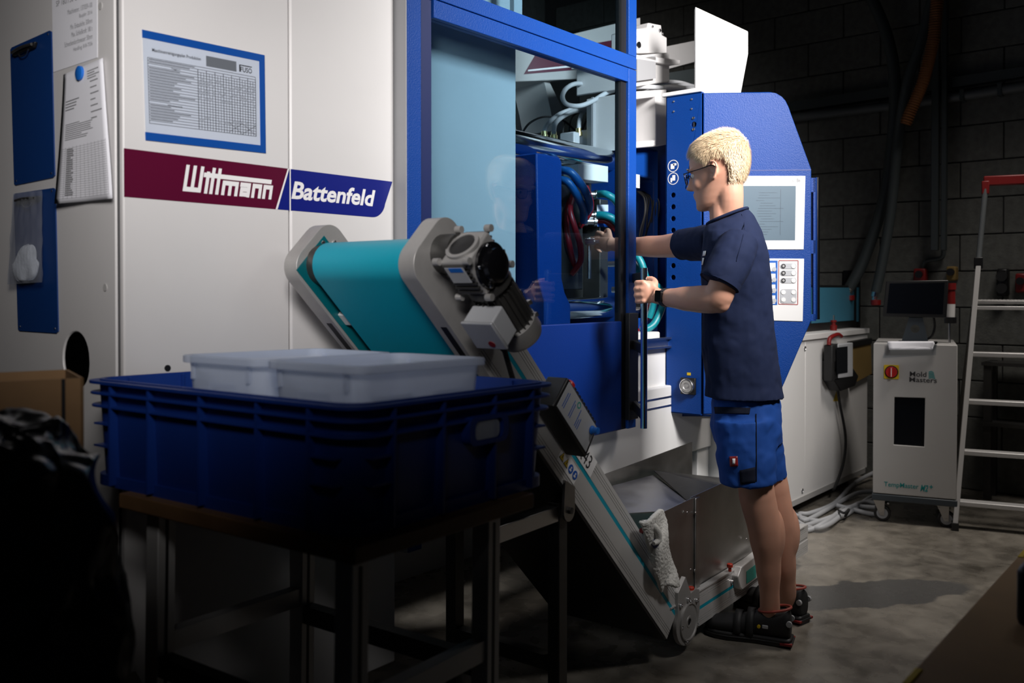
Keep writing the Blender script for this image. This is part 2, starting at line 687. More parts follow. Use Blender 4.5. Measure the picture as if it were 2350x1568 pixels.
def wmf(u, v):
    """word units to banner patch, slanted"""
    return (WX0 + (WX1 - WX0) * (u + .22 * v + .05) / 6.05, .73 - .49 * v)


LW = .21
for s in ([(0, 1), (0, .02), (.95, .02), (.95, 1)], [(.47, 1), (.47, .02)], [(1.38, 0), (1.38, .8)], [(1.72, 0), (1.72, 1)], [(2.12, 0), (2.12, 1)],
          [(1.2, .74), (5.75, .74)], [(2.52, 0), (2.52, .47), (3.42, .47), (3.42, 0)], [(2.97, 0), (2.97, .47)],
          [(3.75, .47), (4.28, .47), (4.28, 0)], [(4.28, .02), (3.78, .02), (3.78, .25), (4.28, .25)],
          [(4.62, 0), (4.62, .47), (5.1, .47), (5.1, 0)], [(5.42, 0), (5.42, .47), (5.9, .47), (5.9, 0)]):
    stroke(wm, q, s, LW, wmf)
wm.build('banner_lettering', 'print_white', fp1, smooth=0)
bt = MB()
text(bt, 'Battenfeld', q, (at(668, 455, Y=YW).x - xa) / (xr - xa), .28, (at(861, 460, Y=YW).x - xa) / (xr - xa), .72, .028, .22)
bt.build('banner_lettering', 'print_white', fp2, smooth=0)

# fixed blue door surround
XL0, XL1 = at(933, 0, Y=YD).x, at(967, 0, Y=YD).x
XR0, XR1 = at(1443, 125, Y=YD).x, at(1461, 163, Y=YD).x
ZS = .5 * (at(1460, 163, Y=YD).z + at(1012, 0, Y=YD).z)
ZB1, ZB0, ZD0 = at(1443, 125, Y=YD).z, at(1443, 188, Y=YD).z, at(1440, 985, Y=YD).z
ZG = at(1380, 740, Y=YD).z
MB().bbox(XL0 + .003, XL1, YD, YS, .45, ZT).build('surround_post', 'blue_paint', mach, bevel=.003)
MB().bbox(XL0, XL0 + .003, YD + .003, YW + .02, .45, ZT).build('post_side', 'grey_trim', mach)
MB().bbox(XL1, XR1, YD, YD + .05, ZS + .001, ZB1).build('surround_rail', 'blue_paint', mach, bevel=.002)
MB().bbox(XR0, XR1, YD, YD + .04, ZB1, ZT).build('surround_post', 'blue_paint', mach, bevel=.002)
MB().bbox(XR0 - .035, XR0, YD + .012, YD + .04, ZB1, ZT).build('surround_seal', 'black', mach)
MB().bbox(XL1, XR0 - .03, YD + .018, YD + .024, ZB1, ZT).build('upper_pane', 'door_glass', mach)
MB().bbox(XL1, XR1, YD, YD + .05, ZT - .06, ZT).build('surround_rail', 'blue_paint', mach, bevel=.002)
# fixed white sheet behind the opened door
MB().bbox(XL1, XOPEN, YS, YS + .012, .45, ZT).build('fixed_sheet', 'white_paint', mach)
x0, x1 = at(1180, 10, Y=YW).x, at(1199, 10, Y=YW).x
MB().bbox(x0, x1, YW, YW + .02, ZS + .05, ZT).build('inner_stile', 'white_paint', mach, bevel=.002)

# sliding door
XG0 = at(997, 100, Y=YD).x
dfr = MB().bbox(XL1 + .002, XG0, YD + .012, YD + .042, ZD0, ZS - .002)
door = dfr.build('sliding_door', 'blue_shaded', mach, bevel=.002)
MB().bbox(XG0, XR0, YD + .002, YD + .042, ZB0, ZS - .001).build('door_rail', 'blue_paint', door, bevel=.002)
MB().bbox(XR0, XR1, YD, YD + .042, ZD0, ZS - .001).build('door_stile', 'blue_paint', door, bevel=.003)
MB().bbox(XR0 - .037, XR0, YD + .012, YD + .04, ZD0, ZB0).build('door_seal', 'black', door)
MB().bbox(XG0, XR0 - .03, YD + .018, YD + .024, ZG, ZB0).build('door_pane', 'door_glass', door)
MB().bbox(XG0, XR0 - .037, YD + .006, YD + .036, ZD0 + .0, ZG).build('door_lower_panel', 'door_blue', door, bevel=.004)
YH = 1.70
h0, h1 = at(1478, 615, Y=YH), at(1478, 983, Y=YH)
MB().cyl((h0.x, YH, h1.z), (h0.x, YH, h0.z), .0125, n=20).build('door_handle', 'chrome', door)
for py in (636, 803, 955):
    z = at(1478, py, Y=YH).z
    pa, pb_ = V((h0.x, YH, z)), V((XR1 - .016, YD, z))
    dv = (pb_ - pa)
    MB().obox((pa + pb_) / 2, dv / 2, dv.cross(UP).normalized() * .008, UP * .018).build('handle_bracket', 'black', door, bevel=.003)
MB().bbox(XR0 - .02, XR1 - .012, YD - .018, YD + .002, h1.z - .01, h0.z - .17).build('handle_plate', 'black', door, bevel=.002)

# ---- mould area behind the door
# rear white wall and ribs of the clamp
MB().bbox(XOPEN - .25, 3.75, 2.95, 2.98, .5, 2.6).build('rear_cladding', 'white_paint', mach)
MB().bbox(XOPEN - .03, XOPEN - .01, YS + .012, 2.95, .5, 2.4).build('guard_cheek', 'unit_white', mach)
# robot beam with dark graphics seen above the tie bar
bq = [at(1190, 138, Y=2.55), at(1440, 58, Y=2.55)]
beam_a, beam_b = at(1188, 188, Y=2.6), at(1440, 165, Y=2.6)
rb = MB().prism([at(1180, 110, Y=2.75), at(1470, 40, Y=2.45), at(1470, 175, Y=2.45), at(1180, 188, Y=2.75)], (.1, .25, 0)).build('robot_beam', 'unit_white', mach, bevel=.004)
nq = (at(1470, 40, Y=2.45) - at(1180, 110, Y=2.75)).cross(V((0, 0, -1))).normalized()
if nq.y > 0: nq = -nq
rq = Quad(at(1180, 110, Y=2.75), at(1470, 40, Y=2.45), at(1470, 175, Y=2.45), at(1180, 188, Y=2.75), nq)
mb = MB()
mb.prism([rq(.16, .30, .002), rq(.92, .30, .002), rq(.92, .80, .002), rq(.07, .80, .002)], -nq * .001)
mb.build('beam_graphic', 'banner_red', rb)
mb = MB()
rq.rect(mb, .1, .69, .92, .735, .004)
text(mb, 'BATT', rq, .36, .40, .62, .62, .015, .2, .004)
mb.build('beam_print', 'print_white', rb)
# sloped white bracket
mb = MB()
y = 2.7
pts = [at(1247, 178, Y=y), at(1256, 178, Y=y), at(1291, 250, Y=y), at(1291, 300, Y=y), at(1272, 300, Y=y), at(1264, 255, Y=y)]
mb.prism(pts, (0, .2, 0)).build('bracket_fin', 'unit_white', mach)
# tie bars
TY = 2.22
t0, t1 = at(1184, 326, Y=TY), at(1482, 379, Y=TY)
zt = t0.z
MB().cyl((t0.x - .5, TY, zt), (t1.x, TY, zt), .046, n=40).build('tie_bar', 'chrome', mach)
zl = at(1370, 706, Y=TY).z
MB().cyl((t0.x - .5, TY, zl), (3.66, TY, zl), .046, n=40).build('tie_bar', 'chrome', mach)
# moving platen: blue slab flaring at the foot
py_ = 2.10
out = [at(*p, Y=py_) for p in ((1231, 350), (1283, 360), (1290, 372), (1290, 640), (1297, 672), (1310, 700), (1310, 760), (1250, 760), (1250, 690), (1236, 640))]
MB().prism(out, (0, .6, 0)).build('moving_platen', 'blue_paint', mach, bevel=.006)
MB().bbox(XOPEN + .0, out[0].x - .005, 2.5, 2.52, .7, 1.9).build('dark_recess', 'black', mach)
c = at(1188, 556, Y=2.28)
MB().lathe(c, (-.4, -1, 0), [(.04, -.03), (.062, -.03), (.066, 0), (.05, .012), (.0, .012)], 28).build('ejector_flange', 'blue_paint', mach)
# mould block and details
mx0, mx1 = at(1292, 500, Y=2.2).x, at(1452, 500, Y=2.2).x
MB().bbox(mx0 + .02, mx1, 2.32, 2.62, 1.12, 1.72).build('mold_block', 'dark_metal', mach, bevel=.004)
MB().bbox(mx0 + .02, mx0 + .2, 2.24, 2.32, 1.22, 1.66).build('mold_plate', 'dark_metal', mach, bevel=.004)
mp = MB().bbox(at(1390, 500, Y=2.2).x, mx1 - .01, 2.23, 2.32, 1.17, 1.62).build('mold_plate', 'dark_metal', mach, bevel=.004)
lq = Quad(*[at(*p, Y=2.228) for p in ((1370, 470), (1400, 470), (1401, 522), (1371, 520))], NY)
mb = MB()
lq.rect(mb, 0, 0, 1, 1, 0, .001)
sk = mb.build('sticker', 'paper', mach)
mb = MB()
lq.rect(mb, 0, .3, 1, 1, .001)
mb.build('sticker_print', 'sign_blue', sk)
q = Quad(*[at(*p, Y=2.19) for p in ((1328, 376), (1396, 381), (1396, 419), (1328, 411))], NY)
mb = MB()
q.rect(mb, 0, 0, 1, 1, 0, .08)
mb.build('junction_box', 'white_bright', mach, bevel=.003)
# connector housings under the grey conduits
for px, py, w in ((1352, 318, 44), (1316, 322, 26)):
    c = at(px, py, Y=2.35)
    MB().bbox(c.x - w * .0009, c.x + w * .0009, 2.33, 2.41, zt - .02, c.z + .035).build('connector_housing', 'cable_grey', mach, bevel=.006)
# conduits and cables over the tie bar
def tubes(name, lst, r, m, n=10):
    for pts in lst:
        MB().tube(pts, r, n).build(name, m, mach)


YC = 2.42
tubes('conduit', [[at(1356, 296, Y=2.37), at(1359, 268, Y=2.38), at(1378, 245, Y=2.4), at(1420, 228, Y=2.35), at(1470, 215, Y=2.2), at(1525, 200, Y=2.12), at(1575, 203, Y=2.1), at(1600, 205, Y=2.2)],
                  [at(1328, 300, Y=2.37), at(1332, 270, Y=2.39), at(1350, 248, Y=2.42), at(1395, 238, Y=2.42), at(1440, 225, Y=2.3), at(1500, 207, Y=2.15), at(1560, 195, Y=2.15), at(1600, 200, Y=2.25)],
                  [at(1248, 305, Y=2.37), at(1257, 285, Y=2.4), at(1285, 262, Y=2.42), at(1330, 245, Y=2.45), at(1385, 225, Y=2.42), at(1430, 205, Y=2.35), at(1500, 190, Y=2.2), at(1560, 190, Y=2.2), at(1605, 205, Y=2.3)],
                  [at(1271, 305, Y=2.35), at(1277, 280, Y=2.38), at(1310, 258, Y=2.4), at(1360, 247, Y=2.4), at(1400, 215, Y=2.35), at(1365, 205, Y=2.4), at(1342, 194, Y=2.4), at(1318, 193, Y=2.38), at(1298, 205, Y=2.36), at(1291, 224, Y=2.34), at(1302, 240, Y=2.32), at(1330, 243, Y=2.3), at(1360, 232, Y=2.28), at(1395, 212, Y=2.26), at(1440, 202, Y=2.2), at(1500, 200, Y=2.12), at(1590, 210, Y=2.15)]], .0105, 'cable_grey')
for px, py in ((1356, 297), (1328, 300), (1271, 308), (1249, 307)):
    c = at(px, py, Y=2.36)
    MB().lathe(c - V((0, 0, .012)), (0, 0, 1), [(.014, -.012), (.017, -.012), (.017, .006), (.013, .008), (.013, .022)], 12).build('cable_gland', 'brass', mach)
random.seed(4)
blk = []
for k in range(9):
    x0 = 1290 + k * 15
    blk.append([at(x0, 330, Y=2.5), at(x0 + 10 + random.uniform(-12, 12), 290, Y=2.5), at(x0 + 25 + random.uniform(-12, 12), 262, Y=2.55), at(x0 + 60, 250 + random.uniform(-6, 10), Y=2.6)])
blk.append([at(1195, 312, Y=2.45), at(1215, 283, Y=2.45), at(1250, 268, Y=2.5), at(1290, 275, Y=2.5), at(1320, 300, Y=2.5)])
blk += [[at(1385 + 6 * k, 262, Y=2.45), at(1390 + 6 * k, 300, Y=2.4), at(1402 + 6 * k, 340, Y=2.36)] for k in range(3)]
tubes('cable', blk, .005, 'rubber', 6)
# pump with cone on the right
MB().lathe(at(1405, 262, Y=2.5), (.45, -.3, -.75), [(.02, -.07), (.07, -.06), (.085, 0), (.06, .08), (.035, .11), (.03, .15)], 20).build('actuator', 'unit_white', mach)
MB().bbox(*(lambda c: (c.x - .05, c.x + .09, 2.4, 2.5, c.z - .01, c.z + .01))(at(1412, 345, Y=2.45))).build('support_plate', 'unit_white', mach)
# cooling hoses in the mould area
tubes('hose', [[at(1288, 390, Y=2.2), at(1310, 396, Y=2.16), at(1335, 425, Y=2.14), at(1350, 455, Y=2.14), at(1352, 478, Y=2.17), at(1342, 492, Y=2.22)],
               [at(1288, 412, Y=2.2), at(1305, 420, Y=2.17), at(1325, 450, Y=2.16), at(1338, 480, Y=2.18), at(1340, 510, Y=2.2)]], .0165, 'hose_blue', 12)
tubes('hose', [[at(1368, 447, Y=2.24), at(1390, 446, Y=2.17), at(1412, 460, Y=2.14), at(1428, 490, Y=2.13), at(1438, 530, Y=2.14), at(1450, 600, Y=2.16), at(1485, 640, Y=2.08), at(1515, 665, Y=2.05), at(1520, 700, Y=2.05), at(1500, 745, Y=2.06), at(1470, 760, Y=2.1)],
               [at(1362, 494, Y=2.24), at(1390, 495, Y=2.18), at(1415, 510, Y=2.15), at(1440, 560, Y=2.16), at(1470, 600, Y=2.1), at(1485, 650, Y=2.08), at(1500, 690, Y=2.08), at(1490, 730, Y=2.1)]], .0165, 'hose_teal', 12)
tubes('hose', [[at(1362, 508, Y=2.25), at(1390, 508, Y=2.2), at(1415, 530, Y=2.17), at(1445, 570, Y=2.18), at(1470, 620, Y=2.13), at(1490, 660, Y=2.12), at(1494, 700, Y=2.12), at(1476, 745, Y=2.14), at(1462, 765, Y=2.14)],
               [at(1318, 440, Y=2.24), at(1308, 480, Y=2.2), at(1318, 520, Y=2.18), at(1331, 560, Y=2.18), at(1332, 600, Y=2.2), at(1312, 630, Y=2.24)],
               [at(1345, 430, Y=2.22), at(1356, 465, Y=2.18), at(1352, 490, Y=2.2), at(1330, 520, Y=2.24)],
               [at(1300, 430, Y=2.26), at(1298, 500, Y=2.24), at(1306, 560, Y=2.22), at(1318, 610, Y=2.24)]], .013, 'hose_red', 10)
for px, py in ((1365, 447), (1362, 494), (1362, 509)):
    c = at(px, py, Y=2.235)
    MB().lathe(c, (.8, -.6, 0), [(.012, -.05), (.02, -.05), (.02, -.03), (.015, -.028), (.015, .0), (.021, 0), (.021, .012)], 14).build('hose_coupling', 'steel', mach)
MB().cyl(at(1352, 640, Y=2.18), at(1352, 545, Y=2.18), .008).build('guide_rod', 'steel', mach)
MB().cyl(at(1424, 690, Y=2.02), at(1424, 595, Y=2.02), .008).build('guide_rod', 'chrome', mach)
for px, py in ((1412, 606), (1360, 555), (1420, 665)):
    c = at(px, py, Y=2.15)
    MB().lathe(c, (.3, -1, 0), [(.006, -.03), (.014, -.03), (.014, .01), (.008, .012), (.008, .03)], 12).build('fitting', 'steel', mach)
# fixed platen right of the door
fy = 2.14
fx0, fx1 = at(1440, 500, Y=fy).x, at(1511, 500, Y=fy).x
zf1, zf0 = at(1485, 338, Y=fy).z, at(1485, 790, Y=fy).z
wl, wr = at(1440, 500, Y=fy).x + .0, at(1501, 500, Y=fy).x
wz1, wz0 = at(1490, 409, Y=fy).z, at(1490, 730, Y=fy).z
e1, e3 = V((1, 0, 0)), V((0, 0, 1))
o_ = [V((fx0 - .02, fy, zf0)), V((fx1, fy, zf0)), V((fx1, fy, zf1)), V((fx0 - .02, fy, zf1))]
MB().prism(o_, (0, .5, 0), [rrect(V(((wl + wr) * .5, fy, (wz0 + wz1) * .5)), e1, e3, (wr - wl) * .5, (wz1 - wz0) * .5, .02)]).build('fixed_platen', 'blue_paint', mach, bevel=.008)
MB().bbox(fx0, wr + .02, fy + .2, fy + .22, wz0, wz1).build('mirror_plate', 'steel_brushed', mach)
MB().cyl(at(1462, 426, Y=2.25), at(1483, 428, Y=2.25), .022, n=20).build('bushing', 'steel', mach)
MB().bbox(*(lambda a, b: (a.x, b.x, 2.12, 2.15, b.z, a.z))(at(1460, 400, Y=2.12), at(1468, 432, Y=2.12))).build('white_tab', 'white_bright', mach)
blk = []
for k in range(7):
    a, b = 1463 + k * 2, 1470 + k * 5
    blk.append([at(a, 440, Y=2.2), at(b + 8, 455, Y=2.15), at(b + 8 + random.uniform(-4, 4), 490, Y=2.14), at(b + random.uniform(-6, 4), 530, Y=2.17), at(1464 + 3 * k, 570, Y=2.2)])
tubes('cable', blk, .0035, 'rubber', 6)
# white frame over the platen, hollow
wy = 2.08
o_ = [at(*p, Y=wy) for p in ((1455, 210), (1530, 205), (1530, 332), (1510, 336), (1455, 340))]
h_ = [at(*p, Y=wy) for p in ((1458, 228), (1505, 222), (1505, 322), (1458, 326))]
MB().prism(o_, (0, .25, 0), [h_]).build('white_frame', 'white_paint', mach, bevel=.004)
MB().bbox(o_[0].x - .02, o_[1].x - .02, wy + .2, wy + .21, o_[4].z, o_[0].z).build('white_frame_back', 'grey_trim', mach)
MB().prism([at(*p, Y=2.12) for p in ((1450, 128), (1537, 120), (1537, 188), (1450, 200))], (0, .3, 0)).build('white_column', 'white_paint', mach, bevel=.006)
MB().prism([at(*p, Y=2.10) for p in ((1462, 136), (1505, 127), (1505, 180), (1462, 186))], (0, .03, 0)).build('column_cover', 'grey_trim', mach)
MB().prism([at(*p, Y=2.10) for p in ((1448, 124), (1561, 138), (1561, 147), (1545, 150), (1448, 134))], (0, .32, 0)).build('column_cap', 'white_paint', mach, bevel=.003)
bb = MB().prism([at(*p, Y=2.16) for p in ((1462, 66), (1486, 64), (1488, 52), (1518, 58), (1520, 80), (1531, 86), (1531, 122), (1462, 122))], (0, .14, 0)).build('gripper_block', 'white_paint', mach, bevel=.008)
for px, py, r in ((1466, 103, .014), (1514, 70, .008), (1497, 61, .005), (1521, 77, .005)):
    c = at(px, py, Y=2.158)
    MB().cyl(c, c + NY * .004, r, n=16).build('bolt_head', 'black' if r > .01 else 'steel', bb)
MB().prism([at(*p, Y=2.5) for p in ((1528, 107), (1640, 84), (1640, 130), (1528, 160))], (0, .1, 0)).build('cross_beam', 'white_paint', mach, bevel=.003)
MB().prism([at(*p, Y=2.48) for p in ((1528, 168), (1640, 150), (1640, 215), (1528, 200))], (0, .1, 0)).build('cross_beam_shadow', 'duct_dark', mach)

# ---- white base frame of the clamp
zb = .48
MB().bbox(XE, 3.87, 1.97, 2.9, zb, .80).build('base_frame', 'white_bright', mach, bevel=.006)
MB().bbox(2.7, 3.6, 2.42, 2.9, .80, 1.02).build('base_upper', 'white_bright', mach, bevel=.01)
a, b = at(1460, 784, Y=2.0), at(1567, 782, Y=2.0)
cbx = MB().bbox(a.x - .3, b.x, 2.0, 2.4, .78, a.z - .005).build('white_cabinet', 'white_bright', mach, bevel=.014)
for py in (800, 938):
    z = at(1485, py, Y=1.99).z
    rr = MB()
    for dz in (0, .038):
        rr.bbox(a.x - .2, b.x + .012, 1.968, 1.99, z + dz - .004, z + dz + .004)
    rr.bbox(a.x - .2, b.x, 1.985, 2.0, z, z + .038)
    rr.build('slide_rail', 'steel', cbx)
c0, c1 = at(1463, 765, Y=2.03), at(1515, 785, Y=2.03)
MB().bbox(c0.x - .05, c1.x, 2.03, 2.2, c1.z, c0.z).build('white_block', 'white_bright', mach, bevel=.006)
for x in (3.72, 3.80):
    pass
MB().bbox(3.75, 3.86, 1.98, 2.08, 0, zb).build('base_leg', 'white_bright', mach, bevel=.004)
MB().bbox(1.9, 2.0, 2.3, 2.4, 0, zb).build('base_leg', 'grey_trim', mach)
MB().bbox(3.4, 3.86, 2.6, 2.63, 0, zb).build('base_back_sheet', 'white_bright', mach)
MB().bbox(XE, 3.3, 2.75, 2.78, 0, zb).build('base_back_sheet', 'grey_trim', mach)
# ---- injection side base
BY = 1.9
bx1 = at(1990, 1000, Y=BY).x
xs_ = at(1848, 900, Y=BY).x
zt_ = at(1855, 772, Y=BY).z
ib = MB().bbox(3.88, xs_ - .0015, BY, 2.9, .085, zt_ - .02).build('base_panel', 'white_bright', mach, bevel=.003)
ib2 = MB().bbox(xs_ + .0015, bx1, BY, 2.9, .085, zt_ - .02).build('base_panel', 'white_bright', mach, bevel=.003)
MB().bbox(3.88, bx1, BY - .012, 2.9, zt_ - .02, zt_ + .012).build('base_top', 'white_bright', mach, bevel=.003)
MB().bbox(3.9, bx1 - .05, BY - .006, 2.88, .06, .09).build('base_plinth', 'unit_white', mach)
for x in (4.0, 4.9, bx1 - .2):
    for y in (2.0, 2.7):
        MB().lathe((x, y, 0), (0, 0, 1), [(.05, 0), (.05, .015), (.02, .02), (.02, .08)], 14).build('leveling_foot', 'black', mach)
for px, py in ((1847, 800), (1841, 1127)):
    c = at(px, py, Y=BY)
    MB().lathe(c, (0, -1, 0), [(.014, -.002), (.014, .003), (.009, .004), (.007, .001)], 14).build('quarter_turn_screw', 'steel', ib)
MB().prism([at(*p, Y=BY - .001) for p in ((1912, 921), (1920, 897), (1928, 921))], (0, -.0006, 0)).build('warning_sticker', 'yellow', ib2)
# guard with blue window on the injection side
gy = 2.0
g0, g1 = at(1840, 662, Y=gy), at(1973, 742, Y=gy)
gz0 = zt_ + .012
gd = MB().bbox(g0.x, g1.x, gy, 2.8, gz0, g0.z + .02).build('injection_guard', 'black', mach, bevel=.004)
w0, w1 = at(1862, 660, Y=gy), at(1958, 735, Y=gy)
MB().bbox(w0.x, w1.x, gy - .004, gy + .002, w1.z, w0.z).build('guard_window', 'window_blue', gd)
w0, w1 = at(1966, 660, Y=gy), at(1971, 738, Y=gy)
MB().bbox(w0.x, w1.x, gy - .004, gy + .002, w1.z, w0.z).build('guard_window', 'window_blue', gd)
MB().bbox(g1.x - .03, g1.x + .10, gy - .01, gy + .1, gz0, g0.z + .12).build('guard_post', 'black', mach)

# ---- control panel: folded blue housing, side strip with round holes, screen front
FB = 3.85
pB = at(1612, 600, f=FB)
pC = at(1862, 600, f=FB - .03)
pA = at(1527, 600, X=pB.x)
uB = (pC - pB)
uB.z = 0
wB = uB.length
uB.normalize()
nB = V((uB.y, -uB.x, 0))
if nB.dot(CAM - pB) < 0: nB = -nB


def cpz(px, py, pl=None):
    return at(px, py, pl=(pB, nB))


FRN = lambda px, py: at(px, py, pl=(pB, nB))
ztop = FRN(1700, 212).z
zbot = FRN(1612, 952).z
crv = [FRN(1795, 222), FRN(1782, 214), FRN(1766, 211)]
outl = [FRN(1614, 952), FRN(1769, 948), FRN(1800, 880), FRN(1858, 745), FRN(1862, 735), FRN(1862, 389), FRN(1818, 268), FRN(1810, 245), FRN(1803, 231)] + crv + [FRN(1614, 213)]
cp = MB().prism(outl, -nB * .16).build('control_panel', 'blue_paint', mach, bevel=.004)
# groove under the hood
mb = MB()
a, b = FRN(1616, 391), FRN(1861, 389)
mb.prism([a + nB * .0004, b + nB * .0004, b + nB * .0004 - e3 * .004, a + nB * .0004 - e3 * .004], nB * .0004)
mb.build('hood_seam', 'blue_deep', cp)
# strip with holes, its plane faces -X
sx = pB.x - .003


def ST(px, py): return at(px, py, X=sx)


sA, sB = ST(1528, 600).y, ST(1609, 600).y
z1s, z0s = ST(1570, 217).z, ST(1590, 952).z
hl = []
for py in (448, 475, 502, 529, 556, 583, 610, 637):
    hl.append(circ(ST(1545, py), ey, e3, .0115, 16))
key = ST(1592, 286)
hl.append(circ(key, ey, e3, .0125, 16))
stp = MB().prism([V((sx, sB, z0s)), V((sx, sA, z0s)), V((sx, sA, z1s)), V((sx, sB, z1s))], (.004, 0, 0), hl).build('hole_strip', 'blue_paint', mach, bevel=.001, seg=1)
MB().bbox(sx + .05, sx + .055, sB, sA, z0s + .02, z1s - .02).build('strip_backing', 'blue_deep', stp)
MB().bbox(sx, sx + .1, sA - .004, sA, z0s, z1s).build('strip_return', 'blue_paint', stp)
MB().bbox(sx, sx + .3, sB, sA, z1s - .004, z1s + .001).build('strip_top', 'blue_paint', stp)
MB().bbox(sx, sx + .3, sB, sA, z0s, z0s + .004).build('strip_bottom', 'blue_paint', stp)
for px, py in ((1592, 271), (1592, 297), (1547, 233), (1547, 256), (1588, 228), (1588, 250)):
    c = ST(px, py)
    MB().lathe(c, (-1, 0, 0), [(.0065 if px == 1592 else .004, 0), (.006 if px == 1592 else .004, .003), (.001, .005)], 10).build('rivet', 'steel', stp)
MB().bbox(key.x + .002, key.x + .006, key.y - .003, key.y + .003, key.z - .01, key.z + .01).build('lock_tongue', 'steel', stp)
for i, py in enumerate((381, 410)):
    c = ST(1545, py) + NX * .0006
    n_ = 28
    mb = MB()
    mb.prism(circ(c, ey, e3, .0265, n_), NX * .0004, [circ(c, ey, e3, .0235, n_)])
    if i == 0:
        mb.prism(rrect(c + ey * .003 - e3 * .002, ey, e3, .009, .011, .002), NX * .0004)
        mb.prism(rrect(c - ey * .008 + e3 * .006, ey, e3, .008, .005, .002), NX * .0004)
    else:
        mb.prism(rrect(c - ey * .003 + e3 * .003, ey, e3, .007, .012, .002), NX * .0004)
        mb.prism(rrect(c + ey * .009 - e3 * .006, ey, e3, .004, .010, .003), NX * .0004)
    mb.build('pictogram', 'print_white', stp)
c = ST(1581, 886)
MB().bbox(c.x - .012, c.x, c.y - .036, c.y + .036, c.z - .036, c.z + .036).build('knob_plate', 'black', stp, bevel=.003)
MB().lathe(c + NX * .012, (-1, 0, 0), [(.033, 0), (.033, .012), (.029, .014), (.027, .009)], 28).build('rotary_ring', 'steel', stp)
MB().lathe(c + NX * .012, (-1, 0, 0), [(.026, 0), (.026, .012), (.016, .013), (.012, .008), (.006, .008), (.006, .013), (.001, .013)], 24).build('rotary_knob', 'cast_alu', stp)
d = c + e3 * .052
MB().bbox(d.x - .001, d.x, d.y - .009, d.y + .009, d.z - .006, d.z + .006).build('warning_sticker', 'yellow', stp)


# screen and key panels on the control front
def fq(tl, tr, br, bl, h=.001):
    return Quad(*[FRN(*p) + nB * h for p in (tl, tr, br, bl)], nB)


q = fq((1640, 404), (1848, 404), (1844, 573), (1640, 573))
mb = MB()
q.rect(mb, 0, 0, 1, 1, .003, .004)
bz = mb.build('screen_bezel', 'panel_white', cp, bevel=.002)
q2 = fq((1660, 427), (1826, 427), (1824, 552), (1660, 552), .0045)
mb = MB()
q2.rect(mb, 0, 0, 1, 1, 0, .001)
mb.build('screen', 'screen', bz)
mb = MB()
text(mb, 'B6', q, .905, .035, .945, .085, .02, 0, .0036)
text(mb, 'model', q, .80, .05, .885, .085, 0, 0, .0036)
mb.build('model_lettering', 'print_grey', bz, smooth=0)
mb = MB()
for k in range(17):
    v = .12 + k * .048
    u0 = .45 + random.uniform(0, .1)
    q2.rect(mb, u0, v, u0 + random.uniform(.1, .35), v + .006, .0006)
q2.rect(mb, .79, .06, .795, .9, .0006)
mb.build('screen_lines', mat('screen_text', (.075, .10, .13, 1), .3), bz, smooth=0)
q = fq((1690, 593), (1845, 594), (1842, 738), (1690, 734))
mb = MB()
q.rect(mb, 0, 0, 1, 1, .003, .004)
kp = mb.build('key_panel', 'panel_white', cp, bevel=.002)
kb = fq((1690, 594), (1784, 594), (1783, 700), (1690, 700), .0052)
mb = MB()
kb.rect(mb, .55, .04, 1, 1, 0)
mb.build('key_field', 'frame_blue', kp)
mb = MB()
for k in range(4):
    kb.rect(mb, .6, .09 + k * .235, .95, .27 + k * .235, .0008)
mb.build('key_row', 'panel_white', kp)
for k in range(4):
    MB().prism(circ(FRN(1776, 618 + 24 * k) + nB * .0065, uB, e3, .0095, 16), nB * .001).build('round_key', 'cable_grey', kp)
red_q = fq((1787, 598), (1831, 598), (1830, 699), (1786, 698), .0052)
mb = MB()
for a_, b_ in (((0, 0), (1, 0)), ((1, 0), (1, 1)), ((1, 1), (0, 1)), ((0, 1), (0, 0))):
    red_q.line(mb, *a_, *b_, .0018)
mb.build('red_outline', 'red', kp, smooth=0)
mb, m2, m3 = MB(), MB(), MB()
for py in (611, 627, 644):
    mb.prism(rrect(FRN(1808.5, py) + nB * .0055, uB, e3, .034, .0115, .011), nB * .0006)
    MB().prism(circ(FRN(1797, py) + nB * .0064, uB, e3, .0095, 18), nB * .002).build('dark_key', 'print_black', kp)
    MB().prism(circ(FRN(1820, py) + nB * .0064, uB, e3, .0095, 18), nB * .002).build('white_key', 'panel_white', kp)
mb.prism(rrect(FRN(1808.5, 680) + nB * .0055, uB, e3, .034, .030, .011), nB * .0006)
for px in (1797, 1820):
    for py in (671, 688):
        MB().prism(circ(FRN(px, py) + nB * .0064, uB, e3, .0095, 18), nB * .002).build('white_key', 'panel_white', kp)
mb.build('key_shadow_print', 'cable_grey', kp)
for py in (611, 627, 644):
    MB().prism(circ(FRN(1797, py) + nB * .009, uB, e3, .004, 12), nB * .0004, [circ(FRN(1797, py) + nB * .009, uB, e3, .0022, 12)]).build('key_symbol', 'print_white', kp)
# blue bracket and dark rail beside the control panel
q0 = pC - uB * .0
bk = MB()
for py0, py1 in ((405, 438), (550, 581), (722, 738)):
    a, b = FRN(1863, py0), FRN(1880, py1)
    bk.prism([FRN(1860, py0) - nB * .05, FRN(1880, py0) - nB * .05, FRN(1880, py1) - nB * .05, FRN(1860, py1) - nB * .05], -nB * .02)
bk.prism([FRN(1874, 406) - nB * .05, FRN(1880, 406) - nB * .05, FRN(1880, 738) - nB * .05, FRN(1874, 738) - nB * .05], -nB * .02)
bk.build('panel_bracket', 'blue_paint', mach)
MB().cyl(FRN(1884, 734) - nB * .05, FRN(1884, 404) - nB * .05, .0085, n=14).build('panel_rail', 'chrome', mach)
